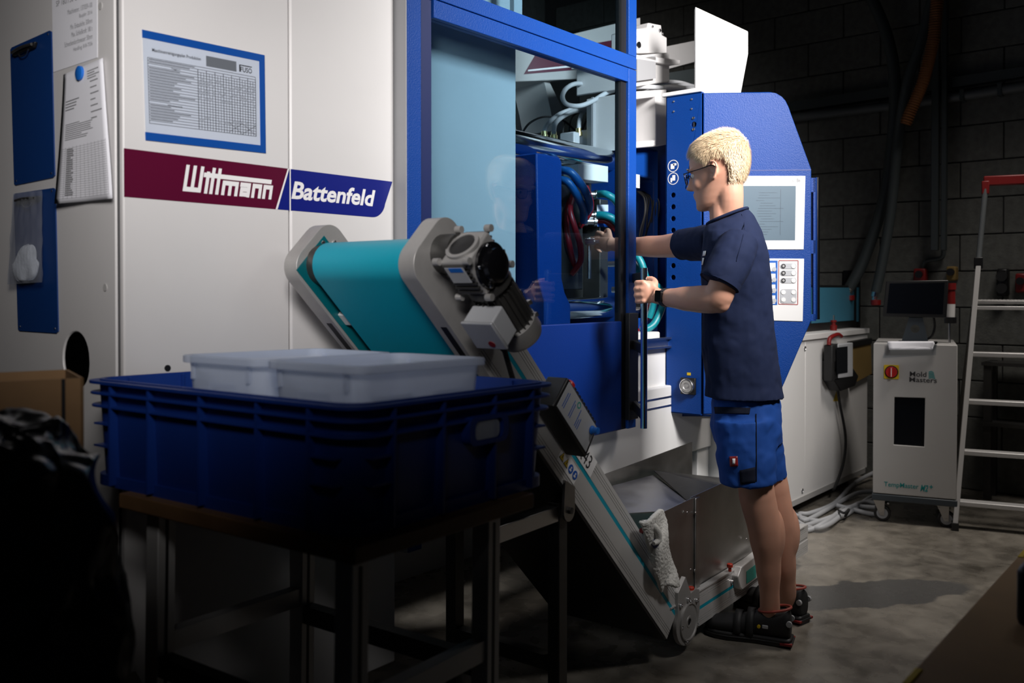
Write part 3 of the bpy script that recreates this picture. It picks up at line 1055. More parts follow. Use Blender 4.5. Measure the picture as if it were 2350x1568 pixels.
# white sheet standing on the control panel, and its ledge
MB().prism([FRN(*p) - nB * .02 for p in ((1597, 12), (1719, 69), (1719, 121), (1702, 213), (1597, 213))], -nB * .03).build('white_top_sheet', 'panel_white', mach, bevel=.003)
a, b = at(1527, 220, X=sx), at(1601, 206, X=sx)
MB().bbox(sx - .004, sx + .25, sB, sA + .02, z1s + .002, z1s + .02).build('white_ledge', 'white_bright', mach, bevel=.003)
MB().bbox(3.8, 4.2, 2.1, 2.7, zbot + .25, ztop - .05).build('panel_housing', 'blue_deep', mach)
MB().prism([at(*p, Y=1.965) for p in ((1568, 950), (1630, 952), (1638, 956), (1568, 956))], (0, .1, 0)).build('under_lip', 'blue_paint', mach)
# ------------------------------------------------------------------ inclined belt conveyor
S2 = math.sqrt(.5)
cO = at(1560, 1490, Z=.03)
CA = R(2.5)
conv = root('belt_conveyor', 'grey aluminium incline conveyor with turquoise belt and geared motor in front of the machine', 'conveyor', (cO.x, cO.y, 0), local=True, rz=CA)
ce, cn = V((math.cos(CA), math.sin(CA), 0)), V((-math.sin(CA), math.cos(CA), 0))
NW = .43                       # width over the side beams


def C(a, b, n):
    """a metres up the slope, b across the slope, n towards the machine -> conveyor coordinates"""
    return V(((b - a) * S2, n, (a + b) * S2))


def CL(px, py, n=0):
    """photo position on the vertical plane n -> conveyor coordinates"""
    p = at(px, py, pl=(V((cO.x, cO.y, 0)) + cn * n, cn)) - V((cO.x, cO.y, 0))
    return V((p.dot(ce), n, p.z))


DA, DB, DN = C(1, 0, 0), C(0, 1, 0), V((0, 1, 0))


def sbox(a0, a1, b0, b1, n0, n1, mb=None):
    return (mb or MB()).obox(C((a0 + a1) / 2, (b0 + b1) / 2, (n0 + n1) / 2), DA * ((a1 - a0) / 2), DB * ((b1 - b0) / 2), DN * ((n1 - n0) / 2))


A0, A1 = .13, 1.52
for n0, nm in ((0, 'side_beam'), (NW - .035, 'side_beam')):
    # extruded side beam: proud lands between fine grooves, grooved on its outer face
    mb = MB()
    out = 0 if n0 == 0 else NW
    sg = 1 if n0 == 0 else -1
    prof = [0]
    cuts = [.012, .020, .028, .118, .126, .134]
    b_ = 0
    sbox(A0, A1, 0, .148, n0 + (.003 if n0 == 0 else 0), n0 + .035 - (0 if n0 == 0 else .003), mb)
    for c_ in cuts + [.148]:
        w0, w1 = (n0, n0 + .004) if n0 == 0 else (NW - .004, NW)
        if c_ == .118:
            sbox(A0, A1, b_, .081, w0, w1, mb)
            sbox(A0, A1, .094, c_, w0, w1, mb)
        else:
            sbox(A0, A1, b_, c_, w0, w1, mb)
        b_ = c_ + .0018
    bm_ = mb.build(nm, 'aluminium', conv, smooth=0)
    w0, w1 = (n0 + .0005, n0 + .003) if n0 == 0 else (NW - .003, NW - .0005)
    sbox(A0, A1, .081, .094, w0, w1).build('teal_insert', 'teal_belt', bm_)
    bo = MB()
# head plates
for n0, n1 in ((-.002, .045), (NW - .045, NW + .002)):
    r = .05
    pts = []
    ca, b0, b1 = 1.82, -.016, .165
    for k in range(9):
        t = R(90 * k / 8)
        pts.append((ca - r + r * math.sin(t), b0 + r - r * math.cos(t)))
    for k in range(9):
        t = R(90 * k / 8)
        pts.append((ca - r + r * math.cos(t), b1 - r + r * math.sin(t)))
    pts += [(1.50, b1), (1.50, b0)]
    hp = MB().prism([C(a, b, n0) for a, b in pts], (0, n1 - n0, 0)).build('head_plate', 'cast_alu', conv, bevel=.003)
    sbox(1.505, 1.62, b0 - .0006, b0 + .004, n0 + .012, n0 + .030).build('slot', 'black', hp)
    sbox(1.50, 1.75, b0 + .0, b0 + .002, n0 + .006, n0 + .0065)
    for a, b in ((1.775, .02), (1.79, .10), (1.765, .128)):
        nn = n1 if n0 < 0 else n0
        sgn = 1 if n0 < 0 else -1
        MB().lathe(C(a, b, nn), (0, sgn, 0), [(.006, 0), (.006, .003), (.003, .004)], 10).build('screw', 'steel', hp)
# teal strip painting the belt's reflection inside the far beam, white stop block
sbox(.25, 1.80, -.008, .115, NW - .047, NW - .045).build('belt_reflection', 'teal_dark', conv)
MB().obox(C(1.61, .035, NW - .06), DA * .02, DB * .03, DN * .014).build('stop_block', 'white_bright', conv, bevel=.003)
sbox(.14, 1.30, -.010, -.004, .0, NW).build('under_cover', 'black', conv)
# belt: closed loop over head roller, from the elbow up
bel = []
rr, ac, bc = .056, 1.752, .058
for a in (.18, .6, 1.1): bel.append((a, bc - rr))
for k in range(17):
    t = R(-90 + 180 * k / 16)
    bel.append((ac + rr * math.cos(t), bc + rr * math.sin(t)))
for a in (1.1, .6, .18): bel.append((a, bc + rr))
n0, n1 = .052, NW - .075
MB().loft([[C(a, b, n0), C(a, b, n1), C(a - (.003 if abs(b - bc) < rr * .98 else 0), b + (.003 if b < bc else -.003), n1), C(a - (.003 if abs(b - bc) < rr * .98 else 0), b + (.003 if b < bc else -.003), n0)] for a, b in bel]).build('belt', 'teal_belt', conv, smooth=60)
MB().cyl(C(ac, bc, .04), C(ac, bc, NW - .04), .051, n=28).build('head_roller', 'dark_metal', conv)
# gearbox on the near side
G = CL(1088, 604, -.085)
ga, gb = (G.z - G.x) * S2, (G.x + G.z) * S2
gx = MB()
hs = .050
sbox(ga - hs, ga + hs, gb - hs, gb + hs, -.125, -.045, gx)
gear = gx.build('gearbox', 'cast_alu', conv, bevel=.006)
mb = MB()
for k in range(7):
    a = ga - hs + .012 + k * .0125
    sbox(a, a + .005, gb - hs - .007, gb + hs + .007, -.118, -.052, mb)
mb.build('cooling_ribs', 'dark_metal', gear)
for da in (-1, 1):
    for db in (-1, 1):
        for nn in (-.127, -.043):
            MB().cyl(C(ga + da * (hs + .004), gb + db * (hs + .002), nn - .008), C(ga + da * (hs + .004), gb + db * (hs + .002), nn + .008), .0085, n=10).build('lug', 'cast_alu', gear)
MB().lathe(C(ga + hs, gb - .002, -.085), DA, [(.040, 0), (.040, .007), (.032, .008), (.031, .003), (.001, .003)], 28).build('cap_ring', 'cast_alu', gear)
MB().lathe(C(ga + hs, gb - .002, -.085), DA, [(.030, .0), (.030, .007), (.001, .009)], 28).build('shaft_cap', 'black', gear)
fl = MB().lathe(C(ga - .008, gb, -.125), (0, -1, 0), [(.052, 0), (.052, .008), (.040, .010), (.038, .024), (.030, .028), (.001, .028)], 32).build('output_flange', 'black_gloss', gear)
for k in range(5):
    t = R(20 + 72 * k)
    MB().lathe(C(ga - .008 + .045 * math.cos(t), gb + .045 * math.sin(t), -.133), (0, -1, 0), [(.006, 0), (.006, .005), (.003, .006)], 10).build('flange_bolt', 'chrome', fl)
MB().obox(C(ga + .018, gb - hs - .0076, -.085), DA * .022, DB * .0006, DN * .026).build('rating_plate', 'cable_grey', gear)
MB().obox(C(ga + .034, gb - hs - .0083, -.088), DA * .006, DB * .0005, DN * .018).build('rating_plate_stripe', 'magnet_blue', gear)
MB().cyl(C(ga + .02, gb + .01, -.05), C(ga + .02, gb + .01, .0), .045).build('hollow_shaft_boss', 'dark_metal', gear)
# motor down the slope
Mo = C(ga - hs, gb + .0, -.092)
ML = MB()
mt = ML.lathe(Mo, -DA, [(.040, -.004), (.052, 0), (.054, .016), (.044, .022), (.044, .14), (.047, .142)], 32).build('motor', 'dark_metal', conv)
mb = MB()
for k in range(22):
    t = 2 * math.pi * k / 22
    d1 = DB * math.cos(t) + DN * math.sin(t)
    d2 = DB * -math.sin(t) + DN * math.cos(t)
    mb.obox(Mo - DA * .085 + d1 * .046, DA * .056, d1 * .006, d2 * .0013)
mb.build('motor_fins', 'dark_metal', mt, smooth=0)
MB().lathe(Mo, -DA, [(.050, .138), (.054, .140), (.055, .176), (.050, .188), (.036, .193), (.001, .194)], 36).build('fan_cover', 'cast_alu', mt)
for k in range(6):
    t = R(-60 + 24 * k)
    d1 = DB * math.cos(t) - DN * math.sin(t)
    MB().obox(Mo - DA * (.03 + .022 * k) + d1 * .054, DA * .006, d1 * .005, DB.cross(DA).normalized() * .005).build('tie_lug', 'steel', mt)
# terminal box under the motor
tb = C(ga - hs - .075, gb - .072, -.10)
box_ = MB().obox(tb, DA * .040, DB * .026, DN * .042).build('terminal_box', 'cable_grey', mt, bevel=.004)
MB().obox(tb - DB * .028, DA * .042, DB * .004, DN * .044).build('terminal_box_lid', 'reflective', mt, bevel=.003)
MB().lathe(tb - DB * .032 - DA * .024 + DN * -.01, -DB, [(.009, 0), (.009, .001), (.001, .001)], 16).build('round_sticker', 'red_dark', mt)
gl = tb - DA * .04
MB().lathe(gl, -DA, [(.013, 0), (.016, .004), (.016, .02), (.010, .026), (.010, .034)], 14).build('cable_gland', 'black', mt)
MB().tube([gl - DA * .03, CL(1168, 840, -.09), CL(1177, 870, -.07), CL(1190, 905, -.03), CL(1225, 945, -.02)], .0065, 8).build('motor_cable', 'rubber', conv)
# control box on the near beam
ka, kb_ = 1.005, .055
K = CL(1305, 955, -.05)
ka, kb_ = (K.z - K.x) * S2, (K.x + K.z) * S2
kbx = MB()
kbx.prism([C(ka + .105, kb_ - .05, -.012), C(ka + .105, kb_ + .045, -.012), C(ka - .10, kb_ + .045, -.012), C(ka - .11, kb_ - .05, -.012)], (0, -.065, 0))
cb = kbx.build('control_box', 'black', conv, bevel=.005)
qd = Quad(C(ka + .098, kb_ - .044, -.0775), C(ka + .098, kb_ + .040, -.0775), C(ka - .094, kb_ + .040, -.0775), C(ka - .10, kb_ - .044, -.0775), (0, -1, 0))
mb = MB()
qd.rect(mb, .04, .02, .98, .98, .001, .002)
mb.build('box_label', 'cable_grey', cb)
mb = MB()
for v in (.1, .14, .3, .34, .5, .54, .58):
    qd.rect(mb, .2, v, random.uniform(.5, .8), v + .012, .0016)
mb.build('label_print', 'sign_blue', cb)
mb = MB()
p = qd(.82, .42, .0012)
mb.prism(circ(p, DA, DB, .009, 18), (0, -.0005, 0), [circ(p, DA, DB, .006, 18)])
mb.build('label_ring', 'green_label', cb)
p = C(ka + .05, kb_ + .045, -.045)
MB().lathe(p, DB, [(.008, 0), (.008, .01), (.016, .012), (.016, .022), (.010, .028), (.001, .028)], 18).build('emergency_stop', 'red', cb)
p = qd(.72, .9, .002)
MB().lathe(p, (0, -1, 0), [(.012, 0), (.012, .004), (.009, .006), (.009, .02), (.001, .021)], 16).build('speed_knob', 'magnet_blue', cb)
mb = MB()
for k in range(10):
    a = ka + .05 - k * .015
    mb.obox(C(a, kb_ + .047, -.06), DA * .0045, DB * .006, DN * .012)
mb.build('ribbed_edge', 'rubber', cb)
# stickers on the near beam
cq = lambda a0, a1, b0, b1: Quad(C(a0, b1, -.0005), C(a1, b1, -.0005), C(a1, b0, -.0005), C(a0, b0, -.0005), (0, -1, 0))
k0 = CL(1335, 1050)
sa = (k0.z - k0.x) * S2
q = cq(sa + .055, sa - .075, .094, .148)
mb = MB()
q.rect(mb, 0, 0, 1, 1, .0004)
mb.build('number_label', 'print_white', conv)
mb = MB()
text(mb, 'K43', q, .22, .12, .80, .86, .0, 0, .001)
mb.build('number_lettering', 'print_black', conv, smooth=0)
sq0 = CL(1300, 1075)
sa2 = (sq0.z - sq0.x) * S2
q = cq(sa2 + .055, sa2 - .06, .030, .074)
mb = MB()
q.rect(mb, 0, 0, 1, 1, .0004)
mb.build('sign_strip', 'print_white', conv)
for k in range(4):
    cc = q((k + .5) / 4, .5, .001)
    e_u, e_v = -DA, DB
    if k < 2:
        MB().prism([cc + e_u * -.013 - e_v * .011, cc + e_u * .013 - e_v * .011, cc + e_v * .013], (0, -.0004, 0)).build('warning_sign', 'print_black', conv)
        t_ = MB().prism([cc + e_u * -.0105 - e_v * .0095, cc + e_u * .0105 - e_v * .0095, cc + e_v * .0105], (0, -.0007, 0)).build('warning_sign_face', 'yellow', conv)
        MB().prism([cc + e_u * -.001 - e_v * .006 + V((0, -.0007, 0)), cc + e_u * .0015 - e_v * .006 + V((0, -.0007, 0)), cc + e_u * .0015 + e_v * .004 + V((0, -.0007, 0)), cc + e_u * -.0015 + e_v * .004 + V((0, -.0007, 0))], (0, -.0004, 0)).build('warning_mark', 'print_black', conv)
    else:
        MB().prism(circ(cc, e_u, e_v, .0125, 22), (0, -.0006, 0)).build('mandatory_sign', 'sign_blue', conv)
        MB().prism(circ(cc + e_v * .004 + V((0, -.0006, 0)), e_u, e_v, .003, 10), (0, -.0004, 0)).build('mandatory_mark', 'print_white', conv)
        MB().prism([cc + V((0, -.0006, 0)) + e_u * x + e_v * y for x, y in ((-.006, -.007), (.005, -.006), (.004, -.001), (-.004, 0))], (0, -.0004, 0)).build('mandatory_mark', 'print_white', conv)
# elbow at the foot: cast side plates with slots and bolts
for n0, sgn in ((-.012, -1), (NW + .012, 1)):
    cen = CL(1572, 1425, 0)
    cen = V((cen.x, 0, cen.z))
    pts = []
    for k in range(15):
        t = R(150 + 170 * k / 14)
        pts.append(V((cen.x + .085 * math.cos(t), n0, cen.z + .078 * math.sin(t))))
    pts += [V((cen.x + .09, n0, cen.z + .02)), V((cen.x + .085, n0, cen.z + .085)), V((cen.x + .055, n0, cen.z + .095)), V((cen.x + .02, n0, cen.z + .09)), V((cen.x - .02, n0, cen.z + .155)), V((cen.x - .075, n0, cen.z + .115))]
    zmin = min(p.z for p in pts)
    for p in pts: p.z += max(0, .006 - zmin)
    el = MB().prism(pts, (0, .016 * -sgn, 0)).build('elbow_plate', 'cast_alu', conv, bevel=.004)
    if sgn < 0:
        c2 = cen + V((0, n0 - .0, max(0, .006 - zmin)))
        MB().lathe(c2, (0, -1, 0), [(.063, 0), (.063, .006), (.059, .007), (.055, .003), (.020, .003), (.018, .005), (.012, .005), (.011, -.004), (.001, -.004)], 30).build('elbow_disc', 'cast_alu', el)
        MB().cyl(c2 + V((0, -.0, 0)), c2 + V((0, -.0035, 0)), .0105, n=14).build('bore', 'black', el)
        for x, z in ((-.005, .075), (.012, .062), (-.055, -.005), (-.06, .07), (.06, .055), (.06, -.03), (-.02, -.062)):
            MB().lathe(c2 + V((x, -.001, z)), (0, -1, 0), [(.007, 0), (.007, .006), (.004, .007), (.003, .003)], 10).build('bolt', 'chrome', el)
        MB().cyl(c2 + V((.062, -.0005, .01)), c2 + V((.062, -.0015, .01)), .008, n=14).build('green_sticker', 'green_label', el)
# level part running on beside the machine
for n0 in (0, NW - .035):
    mb = MB()
    y0, y1 = (n0, n0 + .035)
    fx = n0 if n0 == 0 else NW
    mb.bbox(.06, 1.25, y0 + (.003 if n0 == 0 else 0), y1 - (0 if n0 == 0 else .003), .062, .182)
    z_ = .062
    for c_ in (.074, .082, .090, .117, .156, .164, .172, .182):
        if c_ == .156: z_ = .130
        if n0 == 0: mb.bbox(.06, 1.25, 0, .004, z_, c_)
        z_ = c_ + .0018
    lb = mb.build('level_beam', 'aluminium', conv, smooth=0)
    if n0 == 0: MB().bbox(.08, .62, .0005, .003, .118, .130).build('teal_insert', 'teal_belt', lb)
MB().bbox(.04, 1.22, .05, NW - .05, .15, .157).build('level_belt', 'teal_dark', conv)
for s_ in (.35, 1.05):
    for n_ in (.03, NW - .03):
        MB().lathe((s_, n_, 0), (0, 0, 1), [(.025, 0), (.025, .01), (.008, .014), (.008, .062)], 12).build('foot', 'rubber', conv)
# end housing with green sticker
e0 = CL(1705, 1325, -.02)
pts = [CL(*p, -.025) for p in ((1699, 1350), (1694, 1325), (1702, 1302), (1760, 1255), (1760, 1310), (1704, 1355))]
eh = MB().prism(pts, (0, .03, 0)).build('tail_housing', 'aluminium', conv, bevel=.004)
pts = [CL(*p, -.0256) for p in ((1713, 1312), (1735, 1295), (1735, 1325), (1713, 1340))]
MB().prism(pts, (0, -.0006, 0)).build('green_sticker', 'green_label', eh)
# steel hopper sheets over the level part
TL, TR_ = CL(1520, 1174, .02), CL(1700, 1093, .02)
gz = .185


def sheet(name, pts, t, m='steel_brushed', par=None):
    return MB().prism(pts, t).build(name, m, par or conv)


s0, s1, s2 = CL(1512, 1180, .02), CL(1597, 1142, .02), CL(1722, 1085, .02)
hs1 = sheet('hopper_side', [V((s0.x, .02, s0.z)), V((s0.x + .02, .02, gz)), V((s1.x + .02, .02, gz)), V((s1.x + .02, .02, s1.z)), V((s1.x, .02, s1.z + .003))], (0, .003, 0))
hs2 = sheet('hopper_side', [V((s1.x - .03, .024, s1.z + .005)), V((s1.x - .03, .024, gz)), V((s2.x + .3, .024, gz)), V((s2.x + .3, .024, s1.z + .02))], (0, .003, 0))
sheet('hopper_back', [V((s0.x, NW - .02, s0.z + .02)), V((s0.x, NW - .02, gz)), V((s2.x + .3, NW - .02, gz)), V((s2.x + .3, NW - .02, s0.z + .05))], (0, .003, 0))
ch = [CL(*p, n_) for p, n_ in (((1408, 1140), .05), ((1536, 1183), .03), ((1572, 1150), .16), ((1500, 1090), .34), ((1395, 1110), .36))]
MB().prism([CL(1440, 1178, .03), CL(1540, 1172, .03), CL(1576, 1146, .16), CL(1500, 1090, .38), CL(1405, 1115, .38)], (0, 0, -.003)).build('chute_sheet', 'steel_brushed', conv)
MB().prism([CL(1500, 1080, .38), CL(1576, 1148, .14), CL(1660, 1116, .03), CL(1690, 1100, .38)], (0, 0, -.003)).build('chute_sheet', 'dark_metal', conv)
MB().obox(V((s1.x + .004, .016, (s1.z + gz) * .5)), V((.018, 0, 0)), V((0, .003, 0)), V((0, 0, (s1.z - gz) * .5))).build('joint_strip', 'steel_brushed', conv, bevel=.003)
for px, py in ((1577, 1177), (1596, 1178), (1594, 1310), (1713, 1238)):
    c = CL(px, py, .013)
    MB().lathe(c, (0, -1, 0), [(.005, 0), (.005, .003), (.002, .004)], 10).build('screw', 'steel', conv)
MB().bbox(s0.x + .04, 1.2, -.004, .02, .182, .187).build('hopper_flange', 'aluminium', conv)
for px, py in ((1586, 1345), (1675, 1290)):
    c = CL(px, py, .0)
    MB().lathe(V((c.x, .0, .187)), (0, 0, 1), [(.006, 0), (.006, .014), (.011, .016), (.011, .026), (.009, .028), (.001, .028)], 16).build('red_knob', mat('knob_red' + str(px), (.42, .03, .012, 1), .45), conv)
c = CL(1678, 1318, 0)
MB().lathe(V((c.x, -.001, .145)), (0, -1, 0), [(.007, 0), (.007, .008), (.003, .009)], 8).build('bolt', 'chrome', conv)
# support under the incline
brc = CL(1307, 1172, -.008)
pts = circ(brc, V((1, 0, 0)), V((0, 0, 1)), .028, 20)
sb = MB().prism([brc + V((.027, 0, 0)), brc + V((.027, 0, .06)), brc + V((-.02, 0, .085)), brc + V((-.027, 0, 0))] + [brc + V((.027 * math.cos(t), 0, .03 * math.sin(t))) for t in (R(180 + 180 * k / 10) for k in range(1, 10))], (0, .008, 0)).build('pivot_bracket', 'steel_brushed', conv)
MB().lathe(brc, (0, -1, 0), [(.010, 0), (.010, .008), (.005, .009)], 6).build('pivot_bolt', 'dark_metal', sb)
st_ = MB()
sx_ = brc.x
st_.bbox(sx_ - .02, sx_ + .02, .012, .05, .0, brc.z + .02)
st_.build('stand_leg', 'dark_metal', conv, bevel=.002)
MB().bbox(sx_ - .02, sx_ + .02, NW - .05, NW - .012, 0, brc.z + .04).build('stand_leg', 'dark_metal', conv, bevel=.002)
MB().bbox(sx_ - .32, sx_ - .02, .014, .048, brc.z - .03, brc.z + .012).build('stand_arm', 'steel', conv, bevel=.002)
MB().bbox(sx_ - .018, sx_ + .018, .05, NW - .05, .18, .22).build('stand_crossbar', 'dark_metal', conv)
# towel over the elbow
tp = [(1470, 1205), (1500, 1186), (1518, 1175)]


def tow(u, v):
    # strip hanging from the hopper rim down over the beam
    px = 1518 + (1556 - 1518) * v + 4 * math.sin(v * 9)
    pxl = 1466 + (1516 - 1466) * v ** .8
    x = pxl + (px - pxl) * u
    y = 1195 - 20 * u + (1345 - 1180) * v + 8 * math.sin(u * 5 + v * 3)
    n = -.028 - .012 * math.sin(u * math.pi) - .01 * math.sin(v * 11 + u * 4)
    p = CL(x, y, n)
    return V((cO.x, cO.y, 0)) + ce * p.x + cn * p.y + V((0, 0, p.z))


vs, fs = grid(tow, 14, 30)
tw = MB().add(vs, fs).build('cleaning_cloth', 'towel', None, smooth=180)
solidify(tw, .014, 0)
d_ = tw.modifiers.new('sub', 'SUBSURF')
d_.levels = d_.render_levels = 2
tx = bpy.data.textures.new('terry', 'CLOUDS')
tx.noise_scale = .008
d_ = tw.modifiers.new('pile', 'DISPLACE')
d_.texture = tx
d_.strength = .006
tag(tw, 'white terry cleaning cloth draped over the conveyor foot', 'cloth')
roll = [CL(1474, 1200, -.035), CL(1492, 1204, -.04), CL(1508, 1220, -.045), CL(1510, 1240, -.045), CL(1500, 1248, -.045)]
W2 = lambda p: V((cO.x, cO.y, 0)) + ce * p.x + cn * p.y + V((0, 0, p.z))
rl = MB().tube([W2(p) for p in roll], [.008, .012, .013, .011, .006], 10).build('rolled_hem', 'towel', tw)
MB().tube([W2(CL(*p, -.036)) for p in ((1497, 1243), (1508, 1255), (1517, 1275))], [.010, .013, .008], 8).build('blue_stripe', 'towel_blue', tw)
MB().tube([W2(CL(*p, -.03)) for p in ((1472, 1218), (1484, 1222), (1488, 1232))], [.008, .010, .008], 8).build('red_corner', 'red_dark', tw)
# ------------------------------------------------------------------ table, crate, boxes
TILT = Matrix.Translation((.915, 1.09, 0)) @ Matrix.Rotation(R(4.4), 4, 'Z') @ Matrix.Rotation(R(1.0), 4, 'Y')


def tilted(o):
    """things that stand on the slightly sloping table top"""
    o.matrix_basis = TILT
    WORLDROOT.discard(o.name)
    return o


ZTAB = .818
table = tilted(root('work_table', 'wooden topped work table on aluminium legs under the blue crate', 'table', (0, 0, 0), local=True))
MB().bbox(-.005, .50, -.01, .64, ZTAB - .03, ZTAB).build('table_top', 'wood', table, bevel=.003)
for x, y in ((.05, .05), (.42, .05), (.05, .58), (.42, .58)):
    lg = MB().bbox(x - .02, x + .02, y - .02, y + .02, .0, ZTAB - .03)
    lg.build('leg', 'aluminium', table, bevel=.002)
    MB().bbox(x - .003, x + .003, y - .0212, y - .0195, .05, ZTAB - .05).build('leg_groove', 'black', table)
    MB().lathe((x, y, -.012), (0, 0, 1), [(.03, .012), (.03, .02), (.01, .024), (.01, .03)], 12).build('leg_foot', 'rubber', table)
for y in (.05, .58):
    MB().bbox(.07, .40, y - .015, y + .015, .50, .54).build('cross_rail', 'aluminium', table)
for x in (.05, .42):
    MB().bbox(x - .015, x + .015, .07, .56, .46, .50).build('side_rail', 'dark_metal', table)
# blue crate
crate = tilted(root('storage_crate', 'large dark blue ribbed plastic crate on the wooden table', 'crate', (0, 0, 0), local=True))
CW, CD, z0, z1 = .615, .80, ZTAB, 1.036
ins = .028
u, v = V((1, 0, 0)), V((0, 1, 0))
cc = V((CW / 2, CD / 2, 0))


def ring(hw, hd, z, r=.05, n=6): return rrect(cc + V((0, 0, z)), u, v, hw, hd, r, n)


hx, hy = CW / 2, CD / 2
body = MB()
rings = [ring(hx - .035, hy - .035, z0 + .0), ring(hx - .026, hy - .026, z0 + .02), ring(hx - .016, hy - .016, z1 - .01), ring(hx - .016, hy - .016, z1), ring(hx - .022, hy - .022, z1),
         ring(hx - .024, hy - .024, z1 - .02), ring(hx - .042, hy - .042, z0 + .012)]
body.loft(rings)
cbody = body.build('crate_body', 'crate_blue', crate)
for zz, d, t in ((z1 - .003, .0, .006), (z1 - .026, .002, .005), (z1 - .052, .004, .005)):
    MB().prism(ring(hx - d, hy - d, zz, .055), (0, 0, -t), [ring(hx - .02, hy - .02, zz, .045)]).build('rim_flange', 'crate_blue', crate, bevel=.001, seg=1)
MB().prism(ring(hx - .018, hy - .018, z0 + .022, .05), (0, 0, -.022), [ring(hx - .04, hy - .04, z0 + .022, .04)]).build('base_flange', 'crate_blue', crate)


def rib(x0, x1, y0, y1, za, zb): MB().bbox(x0, x1, y0, y1, za, zb).build('rib', 'crate_blue', crate)


for k, fx in enumerate((.10, .23, .385, .515)):
    rib(fx - .003, fx + .003, .003, .03, z0 + .006, z1 - .004)
    rib(fx - .003, fx + .003, CD - .03, CD - .003, z0 + .006, z1 - .004)
for fy in (.11, .24, .40, .56, .69):
    for xx in ((.003, .03), (CW - .03, CW - .003)):
        rib(*xx, fy - .003, fy + .003, z0 + .006, z1 - .004)
for zz in (z1 - .09, z1 - .135):
    for xa_, xb_ in ((.05, .10), (.515, CW - .05)):
        rib(xa_, xb_, .006, .03, zz - .002, zz + .002)
    for ya_, yb_ in ((.05, .11), (.69, CD - .05)):
        rib(.006, .03, ya_, yb_, zz - .002, zz + .002)
# hand hole in the short side, showing the clear box behind
hh = V((.36, -.0005, z1 - .075))
MB().prism(rrect(hh, u, V((0, 0, 1)), .062, .027, .018), (0, .02, 0), [rrect(hh, u, V((0, 0, 1)), .045, .019, .014)]).build('hand_hole_frame', 'crate_blue', crate)
MB().prism(rrect(hh + V((-.006, .002, 0)), u, V((0, 0, 1)), .040, .017, .012), (0, .004, 0)).build('hand_hole', 'bin_plastic', crate)
# clear boxes
BL, BW, BH = .365, .243, .262


def make_bin():
    b = bpy.data.objects.new('storage_box', None)
    b.empty_display_size = .05
    col.objects.link(b)
    bc = V((BL / 2, BW / 2, 0))

    def rg(d, z, r): return rrect(bc + V((0, 0, z)), u, v, BL / 2 - d, BW / 2 - d, r, 5)
    # open box: outer skin, rim, inner skin
    mb = MB().loft([rg(.030, 0, .03), rg(.026, .006, .035), rg(.010, BH - .012, .03), rg(.010, BH, .03), rg(.0125, BH, .03), rg(.0125, BH - .012, .03), rg(.0285, .010, .033)])
    mb.build('box_wall', 'bin_plastic', b)
    MB().prism(rg(0, BH, .032), (0, 0, -.014), [rg(.011, BH, .028)]).build('rim', 'bin_plastic', b, bevel=.003)
    for x in (BL * .28, BL * .72):
        for y, s in ((0, -1), (BW, 1)):
            yy = y - s * .018
            MB().bbox(x - .05, x + .05, yy - .003, yy + .003, .06, BH - .055).build('side_rib', 'bin_plastic', b, bevel=.002)
    for x, s in ((0, -1), (BL, 1)):
        xx = x - s * .017
        p = [V((xx, BW / 2 - .045, .05)), V((xx, BW / 2 + .045, .05)), V((xx, BW / 2 + .038, BH - .05)), V((xx, BW / 2 - .038, BH - .05))]
        i_ = [V((xx, BW / 2 - .036, .056)), V((xx, BW / 2 + .036, .056)), V((xx, BW / 2 + .031, BH - .058)), V((xx, BW / 2 - .031, BH - .058))]
        MB().prism(p, (s * .004, 0, 0), [i_]).build('grip_frame', 'bin_plastic', b)
        for yo in (.04, BW - .04):
            MB().bbox(min(xx, xx + s * .009), max(xx, xx + s * .009), yo - .004, yo + .004, BH - .045, BH - .012).build('rim_gusset', 'bin_plastic', b)
    return b


def copy_tree(o, par=None):
    c = o.copy()
    col.objects.link(c)
    if par: c.parent = par
    for ch in list(o.children): copy_tree(ch, c)
    return c


b1 = make_bin()
b2 = copy_tree(b1)
for b, off, lab in ((b1, V((.044, .034, z0 + .014)), 'clear plastic storage box at the near corner of the blue crate'),
                    (b2, V((.044, .285, z0 + .014)), 'clear plastic storage box nearer the white machine wall inside the crate')):
    b.matrix_basis = TILT @ Matrix.Translation(off)
    tag(b, lab, 'box', 'clear boxes in the blue crate')
# cardboard box at the left edge on a dark stool
bx = root('cardboard_box', 'open brown cardboard box at the left edge behind the black bag', 'box', (.62, 1.75, .0))
fa, fb = at(0, 877, f=1.50), at(192, 895, f=1.57)
zt2 = fa.z
dirx = (fb - fa)
dirx.z = 0
ln_ = dirx.length
dirx.normalize()
dn = V((-dirx.y, dirx.x, 0))
if dn.dot(FH) < 0: dn = -dn
fa = fa - dirx * .15
w_ = ln_ + .15
for nm, p0, d1, l1, d2 in (('box_side', fa, dirx, w_, dn), ('box_side', fa + dn * .2, dirx, w_, -dn), ('box_end', fa, dn, .2, dirx), ('box_end', fa + dirx * w_, dn, .2, -dirx)):
    MB().prism([V((p0.x, p0.y, .45)), V((p0.x, p0.y, zt2)), V(((p0 + d1 * l1).x, (p0 + d1 * l1).y, zt2)), V(((p0 + d1 * l1).x, (p0 + d1 * l1).y, .45))], d2 * .005).build(nm, 'cardboard', bx)
tpq = fa + dirx * (w_ - .035)
MB().prism([V((tpq.x, tpq.y, .5)), V((tpq.x, tpq.y, zt2)), V(((tpq + dirx * .006).x, (tpq + dirx * .006).y, zt2)), V(((tpq + dirx * .006).x, (tpq + dirx * .006).y, .5))], -dn * .001).build('box_slit', 'black', bx)
